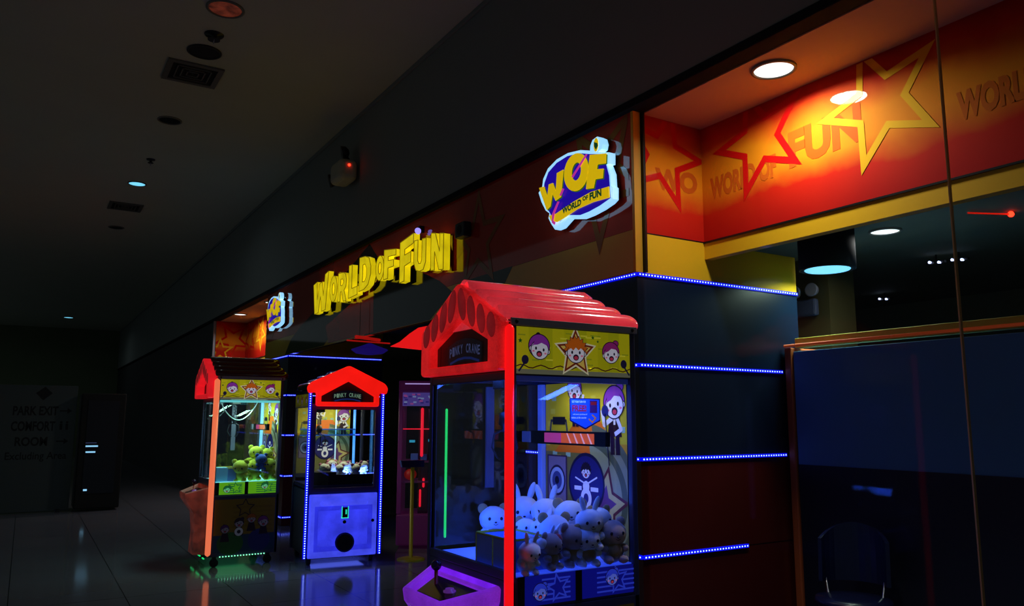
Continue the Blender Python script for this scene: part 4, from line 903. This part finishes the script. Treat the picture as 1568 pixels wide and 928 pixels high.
for k in range(3):
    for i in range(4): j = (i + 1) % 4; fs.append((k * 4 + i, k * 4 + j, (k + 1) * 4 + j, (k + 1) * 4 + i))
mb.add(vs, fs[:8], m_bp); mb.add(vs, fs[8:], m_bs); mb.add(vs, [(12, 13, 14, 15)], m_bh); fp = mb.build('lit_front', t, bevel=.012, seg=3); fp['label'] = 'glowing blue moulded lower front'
mb = MB(); mb.hexa([(-hw + .15, -.075, z1 - .125), (hw - .15, -.075, z1 - .125), (hw - .11, -.01, z1 - .12), (-hw + .11, -.01, z1 - .12), (-hw + .13, -.05, z1 - .10), (hw - .13, -.05, z1 - .10), (hw - .10, -.01, z1 - .05), (-hw + .10, -.01, z1 - .05)], m_bp); mb.build('shelf', fp, bevel=.01)
mb = MB(); mb.lathe((.02, -.004, .235), (0, -1, 0), [(0, .105), (.034, .105), (.034, .094), (.028, .09)], mat('blue_rim', (30, 40, 180), .3), 36); mb.build('door_rim', t)
MB().lathe((.02, -.004, .235), (0, -1, 0), [(0, .09), (.03, .088)], mat('black_prize_door', (12, 10, 30), .3), 36).build('prize_door', t)
cs = MB().box((-.02, -.02, .50), (.05, 0, .64), m_black).build('coin_slot', t, bevel=.004)
mb = MB(); g_ = mat('green_ring_lit', (60, 230, 170), .3, em=(40, 220, 170), es=1.0)
for a, b_ in (((-.024, .496), (.054, .504)), ((-.024, .636), (.054, .644)), ((-.024, .496), (-.016, .644)), ((.046, .496), (.054, .644))): mb.box((a[0], -.026, a[1]), (b_[0], -.018, b_[1]), g_)
mb.build('coin_slot_rim', cs); MB().box((.02, -.024, .54), (.034, -.019, .59), g_).build('coin_slot_light', cs)
MB().lathe((.015, -.004, .455), (0, -1, 0), [(0, .02), (.012, .018)], m_black, 16).build('lock', t); MB().lathe((.33, -.034, .46), (0, -1, 0), [(0, .018), (.01, .016)], m_black, 16).build('side_lock', t)
for sx in (-1, 1):
    for yy in (.0, dp - P):
        MB().box((sx * h - (P if sx > 0 else 0), yy, .085), (sx * h + (P if sx < 0 else 0), yy + P, 1.9), m_frame).build('corner_post', t, bevel=.005)
    mb = MB(); x = sx * (h + .0); mb.box((x - .016, -.022, .085), (x + .016, -.002, 1.9), m_led)
    for i in range(70): z = .09 + i * 1.80 / 70; mb.box((x - .006, -.026, z), (x + .006, -.0215, z + .010), m_leddot)
    mb.build('led_strip', t)
mb = MB()
wf = mat('plum_window_frame', (96, 74, 124), .35)
for a, b_ in (((-h + P, .78), (h - P, .832)), ((-h + P, 1.70), (h - P, 1.76)), ((-h + P, .83), (-h + P + .05, 1.7)), ((h - P - .05, .83), (h - P, 1.7))): mb.box((a[0], .0, a[1]), (b_[0], .026, b_[1]), wf)
mb.build('window_frame', t, bevel=.004)
MB().box((-h, dp - .03, .8), (h, dp - .004, .84), m_frame).build('rear_rail', t, bevel=.004); MB().box((-h, 0, 1.88), (h, dp, 1.91), m_frame).build('top_rail', t, bevel=.004)
MB().box((-h + .07, .008, .832), (h - .07, .014, 1.70), G).build('glass_pane', t)
MB().box((-h + .006, P, .84), (-h + .012, dp - P, 1.72), G).build('glass_pane', t); MB().box((h - .012, P, .84), (h - .006, dp - P, 1.72), G).build('glass_pane', t)
MB().box((-h + .02, .03, .82), (h - .02, dp - .02, .86), mat('dark_blue_deck', (30, 40, 120), .4)).build('play_deck', t); MB().box((-h + .02, .03, 1.74), (h - .02, dp - .02, 1.77), m_black).build('inner_ceiling', t)
mb = MB(); mb.box((-h + P, dp - .035, .9), (h - .17, dp - .026, 1.74), m_frame); fr = Frame((0, dp - .036, 0), (1, 0, 0), (0, 0, 1)); back_art(mb, fr, -h + P, h - .17, .95, 1.74, 0.14); mb.build('back_panel', t)  # this rear print also glows by itself to look lamp-lit
mb = MB(); mb.box((-h - .002, P, 1.72), (-h + .01, dp - P, 1.88), m_frame); fr = Frame((-h - .003, 0, 0), (0, -1, 0), (0, 0, 1)); header_art(mb, fr, -dp + P, -P, 1.725, 1.875, .06); mb.build('header_lightbox', t)
led_tube('led_tube', (h - .12, dp - .06, .9), (h - .12, dp - .06, 1.73), .016, mat('pale_blue_tube', (120, 190, 255), .3, em=(70, 150, 245), es=1.0), t)
led_tube('led_tube', (.06, dp - .10, 1.10), (.06, dp - .10, 1.71), .008, mat('tube_reflection', (190, 220, 255), .3, em=(170, 215, 235), es=.9), t)  # second glowing tube, drawn for the reflection of a light tube
mb = MB(); mb.box((-h + .04, dp - .2, 1.40), (h - .14, dp - .16, 1.47), glass('tinted_rail', (.5, .8, 1), .2)); mb.cyl((-h + .03, dp - .18, 1.47), (h - .14, dp - .18, 1.47), .007, mat('blue_rail', (40, 90, 190), .3, em=(30, 90, 190), es=.3)); mb.cyl((-h + .03, dp - .18, 1.40), (h - .14, dp - .18, 1.40), .007, mat('blue_rail', (40, 90, 190))); mb.build('carriage_rail', t)
claw_set(t, -.24, dp * .35, 1.74, 1.50)
mb = MB(); mb.box((-h + .08, .06, .86), (-.08, .3, 1.0), m_black); mb.box((-.08, .06, .86), (h - .08, .09, .97), m_black); mb.build('prize_chute', t)
br = lit_plastic('red_gable_bright', (210, 20, 20), (240, 22, 14), .85, 1.15, 4)
gable_part(t, -.07, .0, h * .86, 1.735, 1.945, 2.2, h * .73, 1.785, 1.85, 2.02, br, br, flare=.085)
gable_sign(t, -.02, h * .74, 1.78, 1.86, 2.03, (130, 190, 160), .35)
log_roof(t, .02, dp + .05, h, 1.96, 2.16, mat('maroon_unlit_roof', (84, 20, 28)))
for sx in (-1, 1):
    for yy in (.1, dp - .1):
        mb = MB(); mb.cyl((sx * (h - .07) - .02, yy, .04), (sx * (h - .07) + .02, yy, .04), .04, m_rubber, 18); mb.box((sx * (h - .07) - .02, yy - .02, .04), (sx * (h - .07) + .02, yy + .02, .1), m_black); mb.build('caster', t)
lamp('top_light', 'AREA', (-.05, .35, 1.72), 8, (1, .95, .5), .5, .3, (0, .5, -1), parent=t)
lamp('rear_light', 'AREA', (.1, .3, .98), 2.0, (.15, .3, 1), .5, .1, (0, .8, .3), parent=t)
lamp('under_light', 'AREA', (0, .3, .055), .8, (.1, .15, 1), .6, .3, (0, 0, -1), parent=t)

# ================================================================== PLUSH TOYS
def fuzzy(name, rgb, rgb2=None):
    m = mat(name, rgb, .9, lump=(40, .12)); b = m.node_tree.nodes['Principled BSDF']; b.inputs['Sheen Weight'].default_value = .4
    return m
def plush(name, label, cat, group, body, belly, ears, eye=(20, 16, 40), long_ears=True):
    """round-headed toy: one body mesh, two ears, a face"""
    t = root(name, (0, 0, 0), 0, label, cat, group)
    mb = MB(); mb.sph((0, 0, .05), (.058, .052, .055), body, 18, 12); mb.sph((0, -.006, .122), (.068, .06, .058), body, 20, 14)
    for sx in (-1, 1): mb.sph((sx * .05, -.03, .062), (.018, .026, .018), body, 12, 8); mb.sph((sx * .035, -.045, .018), (.022, .03, .018), body, 12, 8)
    mb.sph((0, -.028, .055), (.038, .03, .038), belly, 14, 10); o = mb.build('body', t)
    for v in o.data.vertices: v.co += Vector((random.gauss(0, .0007), random.gauss(0, .0007), random.gauss(0, .0007)))
    for sx in (-1, 1):
        if long_ears: MB().sph((sx * .032, .0, .20), (.014, .009, .042), ears, 12, 10, Matrix.Rotation(sx * .3, 3, 'Y')).build('ear', t)
        else: MB().sph((sx * .05, .0, .168), (.024, .012, .024), ears, 12, 10).build('ear', t)
    mb = MB(); dk = ink(eye)
    for sx in (-1, 1): mb.sph((sx * .028, -.0615, .128), (.007, .004, .008), dk, 10, 8)
    mb.sph((0, -.068, .112), (.006, .004, .004), dk, 8, 6); fr = Frame((0, -.069, 0), (1, 0, 0), (0, 0, 1)); mb.line(fr, [(-.010, .104), (0, .100), (.010, .104)], .0025, dk, 0)
    mb.build('face', t); return t
wht, tan, pnk = fuzzy('white_plush', (225, 232, 240)), fuzzy('tan_plush', (170, 140, 90)), fuzzy('pink_plush', (190, 120, 160))
dk_pl, rd_pl = fuzzy('brown_plush', (176, 154, 150)), fuzzy('red_plush', (190, 50, 50))
ylw, blu = fuzzy('yellow_plush', (215, 220, 60)), fuzzy('blue_plush', (50, 90, 200))
def place(proto, parent, u, v, z, rz, tilt, s, label, first):
    o = proto if first else copy_tree(proto)
    Mx = parent_matrix(parent) @ Matrix.Translation((u, v, z)) @ Matrix.Rotation(rz, 4, 'Z') @ Matrix.Rotation(tilt, 4, 'X') @ Matrix.Scale(s, 4)
    o.matrix_world = Mx; o['label'] = label; return o
def parent_matrix(t): return Matrix.Translation(t.location) @ Matrix.Rotation(t.rotation_euler.z, 4, 'Z')
GW = 'white plush toys piled in the large crane machine'
pA = plush('plush_bunny', '', 'plush toy', GW, wht, wht, wht); pB = plush('plush_bear', '', 'plush toy', GW, wht, tan, tan, long_ears=False); pC = plush('plush_bear', '', 'plush toy', GW, dk_pl, tan, dk_pl, long_ears=False)
seen = set()
TOYS = [ # proto, u, v, z, rz(deg), tilt, scale, label
 (pA, 0.34, 0.5, 0.983, 70, 0.1, 1.035, 'white long-eared plush toy high in the right rear of the pile, ears up'),
 (pB, 0.12, 0.55, 0.965, 60, -0.1, 1.215, 'big white round-headed plush toy at the back, left of the raised ears'),
 (pA, -0.1, 0.55, 0.959, 50, 0, 1.215, 'large white plush toy with a round face leaning on the back panel'),
 (pA, -0.28, 0.52, 0.946, 60, 0.15, 1.305, 'large white plush toy at the left rear of the big pile'),
 (pB, -0.34, 0.36, 0.915, 70, 0, 1.17, 'white plush toy lying beside the grey side post'),
 (pC, 0.36, 0.62, 0.909, 80, 0, 1.125, 'dark brown plush toy in the right rear corner of the big pile'),
 (pB, 0.3, 0.58, 0.99, 90, 0.1, 0.99, 'white plush toy with tan ears on top of the dark brown one'),
 (pC, 0.3, 0.4, 0.909, 100, 0.2, 1.08, 'brown plush toy sitting against the side glass, right of the middle'),
 (pB, 0.18, 0.4, 0.921, 75, 0.1, 1.17, 'white plush toy behind the brown one at the side glass'),
 (pA, 0.05, 0.42, 0.915, 50, -0.3, 0.99, 'white long-eared plush toy in the middle of the big pile'),
 (pA, 0.2, 0.3, 0.909, 120, 0.5, 0.9, 'white plush toy tipped on its back near the prize chute'),
 (pC, 0.34, 0.26, 0.909, 110, 0.1, 0.9, 'small brown plush toy at the front of the side glass'),
 (pB, -0.05, 0.38, 0.909, 30, -0.2, 0.99, 'white plush toy with tan ears left of the pile middle'),
 (pB, 0.08, 0.62, 0.909, 60, 0.1, 1.17, 'white plush toy half buried at the foot of the back panel'),
 (pA, 0.36, 0.12, 0.909, 95, 0.3, 0.81, 'small white plush toy lying right behind the red corner tube'),
 (pB, 0.33, 0.48, 0.909, 80, 0.2, 1.035, 'white plush toy low against the side glass between two brown ones'),
 (pA, -0.2, 0.62, 0.915, 40, 0, 1.08, 'white plush toy in the rear behind the left large ones')]
for pr, u, v, z, rz, ti, s, lab in TOYS: place(pr, big, u, v, z, radians(rz), ti, s, lab, id(pr) not in seen); seen.add(id(pr))
# small soft balls
mb = MB(); pom0 = MB().sph((0, 0, 0), (.026, .026, .026), wht, 16, 10).build('pompom_ball'); tag(pom0, '', 'ball', 'small balls in the large crane machine')
pomr = MB().sph((0, 0, 0), (.026, .026, .026), rd_pl, 16, 10).build('pompom_ball'); tag(pomr, '', 'ball', 'small balls in the large crane machine')
for i, (u, v, z, lab) in enumerate([(.375, .15, 1.03, 'white ball nearest the red tube, atop the small toys'), (.37, .205, 1.03, 'second white ball from the red tube'), (.32, .17, 1.04, 'white ball behind the two at the glass')]):
    o = pom0 if i == 0 else pom0.copy()
    if i: COL.objects.link(o)
    o.location = big.location + Vector((u, v, z)); o['label'] = lab
pomr.location = big.location + Vector((.36, .30, 1.04)); pomr['label'] = 'single red ball among the white toys'
# yellow toys
GY = 'plush toys in the far left crane machine'
yA = plush('plush_chick', '', 'plush toy', GY, ylw, ylw, ylw, long_ears=False); yB = plush('plush_bear', '', 'plush toy', GY, blu, blu, blu, long_ears=False); seen = set()
for pr, u, v, z, rz, ti, s, lab in [(yA, .22, .50, 1.06, 80, 0, 1.25, 'yellow plush toy on top of the small pile'), (yA, .26, .34, .91, 60, .3, 1.3, 'yellow plush toy lying at the left of the small pile'), (yA, .24, .47, .91, 90, .1, 1.3, 'yellow plush toy at the bottom middle of the small pile'),
                                    (yA, .28, .62, .91, 100, .0, 1.35, 'yellow plush toy at the right end of the small pile'), (yA, .20, .60, 1.05, 100, .2, 1.2, 'yellow plush toy at the upper right of the small pile'), (yB, .30, .53, 1.03, 90, .2, .95, 'small blue plush toy amid the yellow ones')]:
    place(pr, lm, u, v, z, radians(rz), ti, s, lab, id(pr) not in seen); seen.add(id(pr))
# pale capsules in the blue machine
GC = 'pale toys heaped in the blue-fronted crane machine'
cA = plush('plush_bunny', '', 'plush toy', GC, wht, wht, pnk, long_ears=False); k = 0
for i in range(9):
    u = -.16 + i * .058; pos = ['left end', 'second from left', 'third from left', 'fourth from left', 'middle', 'fourth from right', 'third from right', 'second from right', 'right end'][i]
    place(cA, bl, u, .30 + .05 * (i % 3), .93 + .015 * ((i * 7) % 3), radians(random.uniform(-40, 40)), random.uniform(-.3, .5),   .78 if i % 2 else .86, 'small pale plush toy in the heap behind the blue machine window, ' + pos, i == 0)

# ================================================================== PINK MACHINE and stand inside the entrance
angp = radians(62); t = root('prize_machine', (-9.14, 4.375, 0), angp, 'purple-framed prize machine with a red tube standing behind the blue-fronted one', 'arcade machine')
m_pl = mat('plum_plastic', (110, 50, 104), .3, em=(90, 26, 80), es=.12); h = .38
MB().box((-h, .0, .04), (h, .7, .42), m_pl).build('base', t, bevel=.02); mb = MB(); mb.box((-h, 0, .42), (-h + .06, .7, 2.08), m_pl); mb.box((h - .06, 0, .42), (h, .7, 2.08), m_pl); mb.box((-h, .66, .42), (h, .7, 2.08), m_black); mb.build('body', t, bevel=.01)
MB().box((-h, -.03, 1.94), (h, .7, 2.08), m_pl).build('canopy', t, bevel=.02)
MB().cyl((-h + .08, -.034, 2.04), (h - .2, -.034, 2.04), .006, mat('white_lilac_tube', (220, 200, 255), .3, em=(190, 170, 240), es=.7)).build('canopy_tube', t)
mb = MB(); mb.box((-h + .05, -.01, 1.76), (h - .05, .01, 1.93), mat('lilac_marquee', (120, 100, 190), .4, em=(100, 84, 180), es=.3)); fr = Frame((0, -.0105, 0), (1, 0, 0), (0, 0, 1)); random.seed(5)
for i in range(40): x, z = random.uniform(-h + .06, h - .1), random.uniform(1.77, 1.9); mb.rect(fr, x, z, x + .04, z + .02, ink([(60, 50, 150), (180, 90, 170), (150, 170, 220)][i % 3], .3), .0005 + i * .00003)
mb.build('marquee', t)
MB().box((-h + .06, .02, .46), (h - .06, .026, 1.76), G).build('glass_pane', t)
redt = mat('red_pink_tube', (240, 30, 60), .3, em=(240, 26, 50), es=1.0)
led_tube('led_tube', (-.08, .06, 1.12), (-.08, .06, 1.74), .018, redt, t); led_tube('led_tube', (-.09, .06, .5), (-.09, .06, .72), .012, redt, t); led_tube('led_tube', (-.05, .06, .74), (-.05, .06, .86), .014, redt, t)
mb = MB(); mb.box((-h + .06, .04, 1.05), (h - .06, .6, 1.07), m_pl); mb.box((-h + .06, .04, .80), (h - .06, .6, .82), m_pl); mb.cyl((-h + .06, .06, 1.47), (h - .06, .06, 1.47), .006, redt, 8); mb.build('shelf', t)
MB().box((-.12, .08, .42), (.0, .3, 1.74), mat('plum_column', (70, 26, 60), .4)).build('column', t)
MB().sph((-h + .16, .1, .9), (.08, .06, .07), mat('red_prize_light', (220, 40, 30), .4, em=(200, 30, 20), es=.12), 16, 10).build('red_lamp', t)
mb = MB(); 
for x in (-.22, -.1, .12): mb.box((x, .08, 1.072), (x + .09, .16, 1.16), mat('blue_grey_prize', (90, 110, 170), .4, em=(50, 70, 140), es=.25))
mb.build('prize_box', t, bevel=.005)
mb = MB(); 
for x, z in ((-.24, 1.3), (.0, 1.31), (.22, 1.26)): mb.box((x, .09, z), (x + .07, .11, z + .03), mat('cyan_display', (60, 170, 200), .3, em=(50, 160, 200), es=.6))
mb.build('display', t)
lamp('inside_light', 'AREA', (0, .2, 1.72), .5, (1, .3, .6), .5, .2, (0, 0, -1), parent=t)
for i in (0,): pass
t = root('sign_stand', (-8.55, 3.9, 0), 0, 'yellow metal pole stand with a round base beside the purple-framed machine', 'stand')
m_ye = mat('yellow_painted_steel', (190, 170, 20), .35, em=(120, 110, 10), es=.05)
MB().lathe((0, 0, 0), (0, 0, 1), [(0, .16), (.012, .16), (.02, .13), (.03, .03)], m_ye, 32).build('base', t); MB().cyl((0, 0, .02), (0, 0, 1.06), .022, m_ye).build('pole', t)
mb = MB(); mb.hexa([(-.02, -.14, 1.04), (.03, -.14, 1.04), (.03, .14, 1.04), (-.02, .14, 1.04), (-.05, -.15, 1.12), (.0, -.15, 1.12), (.0, .15, 1.12), (-.05, .15, 1.12)], mat('slate_tray', (70, 76, 104), .3)); mb.build('tray', t, bevel=.006)
# dark cabinet with green and blue tubes, seen through the large machine's front glass
t = root('arcade_cabinet', (-8.2, 4.55, 0), radians(60), 'dark arcade cabinet with a green light tube seen through the large machine glass', 'arcade machine')
MB().box((-.54, 0, .03), (.5, .35, 2.1), mat('cabinet_black', (34, 38, 54), .4)).build('body', t, bevel=.02)
led_tube('led_tube', (-.35, -.02, .24), (-.35, -.02, 1.72), .014, mat('green_tube', (60, 240, 130), .3, em=(40, 235, 120), es=1.0), t, 'green light tube')
led_tube('led_tube', (-.5, -.02, .15), (-.5, -.02, 1.9), .03, mat('dull_blue_tube', (20, 40, 150), .3, em=(16, 34, 150), es=.5), t, 'dull blue light tube')
MB().box((-.28, -.01, .9), (.4, .0, 1.6), mat('dark_pane_face', (8, 10, 16))).build('dark_pane', t)

# ---- ceiling feature inside the entrance: red neon rails and violet lamp
m_rn = mat('dull_red_neon', (190, 30, 24), .3, em=(200, 26, 20), es=.45)
for (pa, pb, r_, lab) in (((531, 521), (597, 526), .009, 'long thin red neon line hanging above the blue-fronted machine'), ((545, 515.5), (581, 521), .02, 'short thick red neon line hanging just above the long thin one')):
    a, b_ = at(*pa, Z=2.56), at(*pb, Z=2.56); c = (a + b_) / 2; t = root('neon_tube', c, 0, lab, 'neon tube')
    MB().cyl(a - c, b_ - c, r_, m_rn, 8).build('tube', t)
    for q in (.15, .85): p = a + (b_ - a) * q - c; MB().cyl(p, (p.x, p.y, 2.99 - 2.56), .003, m_rubber, 6).build('wire', t)
c = at(566, 536, Z=2.6); t = root('hanging_lantern', c, 0, 'dim violet shallow lantern hanging in the entrance under the red neon lines', 'lantern')
m_vi = mat('violet_lantern_shade', (60, 40, 150), .5, em=(36, 20, 130), es=.35)
MB().lathe((0, 0, 0), (0, 0, 1), [(-.07, .06), (-.05, .2), (0, .27), (.01, .26), (.06, .12), (.1, .02)], m_vi, 32).build('shade', t); MB().cyl((0, 0, .09), (0, 0, .39), .005, m_rubber, 8).build('cord', t)
lamp('added_violet_wash', 'SPOT', (-9.6, 6.0, 2.3), 8, (.3, .12, 1), .1, direction=(-.5, -.2, 1))  # added light without a fixture, gives the shop ceiling a violet wash
# flood lamp body added to go with the violet ceiling wash
t = root('added_flood_lamp', (-9.6, 6.0, 2.2), 0, 'added violet flood lamp on top of a tall cabinet inside the entrance', 'flood lamp'); MB().lathe((0, 0, 0), (-.5, -.2, 1), [(0, .03), (.03, .06), (.08, .07)], m_black, 16).build('body', t)
t = root('arcade_cabinet', (-9.6, 6.05, 0), 0, 'tall dark cabinet deep inside the entrance', 'arcade machine'); MB().box((-.4, -.3, 0), (.4, .3, 2.18), mat('cabinet_black', (26, 28, 34))).build('body', t, bevel=.02)

# ================================================================== CORRIDOR END: boarding with directions, vending machine
p0 = at(0, 787, Z=0); XB = -15.9
yb0, yb1 = at(-40, 780, X=XB).y, at(104, 785, X=XB).y; zt = at(60, 590, X=XB).z
t = root('direction_board', (XB, (yb0 + yb1) / 2, 0), 0, 'tall pale board with black direction lettering and arrows at the corridor end', 'sign board')
hw = (yb1 - yb0) / 2; MB().box((-.06, -hw, .02), (0, hw, zt), mat('pale_board', (78, 90, 92), .8)).build('board', t, bevel=.004)
mb = MB(); fr = Frame((.001, 0, 0), (0, 1, 0), (0, 0, 1)); bk = mat('board_lettering_black', (30, 34, 36), .8)
Z = lambda py: at(60, py, X=XB).z; Yp = lambda px: at(px, 680, X=XB).y - (yb0 + yb1) / 2

for w_, a_, b_, c_, d_, bo in (('PARK EXIT', 15, 636, 85, 622, .03), ('COMFORT', 14, 660, 82, 645, .03), ('ROOM', 22, 683, 72, 669, .03), ('Excluding Area', 9, 707, 103, 692, .01)):
    mb = MB(); text(mb, fr, w_, Yp(a_), Z(b_), Yp(c_), Z(d_), bk, bo); mb.build('lettering', t)
for px, py in ((88, 629), (86, 676)):
    y0, y1, z = Yp(px), Yp(px + 16), Z(py); mb = MB(); mb.line(fr, [(y0, z), (y1, z)], .02, bk, 0); mb.poly(fr, [(y1 - .05, z - .05), (y1 + .02, z), (y1 - .05, z + .05)], bk, 0.0005); mb.build('arrow', t)
for px in (91, 100): y, z = Yp(px), Z(652); mb = MB(); mb.ell(fr, y, z + .06, .02, .02, bk); mb.rect(fr, y - .02, z - .07, y + .02, z + .035, bk); mb.build('person_symbol', t)
MB().poly(fr, [(Yp(48), Z(602)), (Yp(60), Z(613)), (Yp(74), Z(602)), (Yp(62), Z(592))], bk, 0).build('emblem', t)
MB().box((-.3, -hw * .8, 0), (.12, -hw * .7, .04), m_black).build('foot', t); MB().box((-.3, hw * .7, 0), (.12, hw * .8, .04), m_black).build('foot', t)
y0, y1 = at(112, 785, X=-15.6).y, at(182, 785, X=-15.6).y
t = root('vending_machine', (-15.7, (y0 + y1) / 2, 0), 0, 'dark vending machine with small painted glints right of the direction board', 'vending machine'); hw = (y1 - y0) / 2
MB().box((-.7, -hw, .04), (0, hw, at(140, 602, X=-15.6).z), mat('vending_black', (16, 18, 20), .7)).build('body', t, bevel=.02)
lit = mat('pale_glint', (160, 220, 255), .3, em=(150, 215, 255), es=.9); dl = mat('dim_glint', (60, 70, 110), .3, em=(60, 70, 110), es=.4)  # glints on the dark front, put in as glowing bars
for (xa, xb, ya, yb, m) in ((131, 150, 682, 684.5, lit), (131, 146, 691, 693.5, lit), (131, 148, 677.5, 679, dl), (127, 133, 749, 752, lit)):
    a, b_ = at(xa, yb, X=-15.69), at(xb, ya, X=-15.69); MB().box((.0, a.y - (y0 + y1) / 2, a.z), (.012, b_.y - (y0 + y1) / 2, b_.z), m).build('glint_bar', t)
MB().box((.0, -hw * .7, .3), (.008, hw * .7, 1.9), mat('dark_pane_face', (8, 10, 16))).build('dark_pane', t)
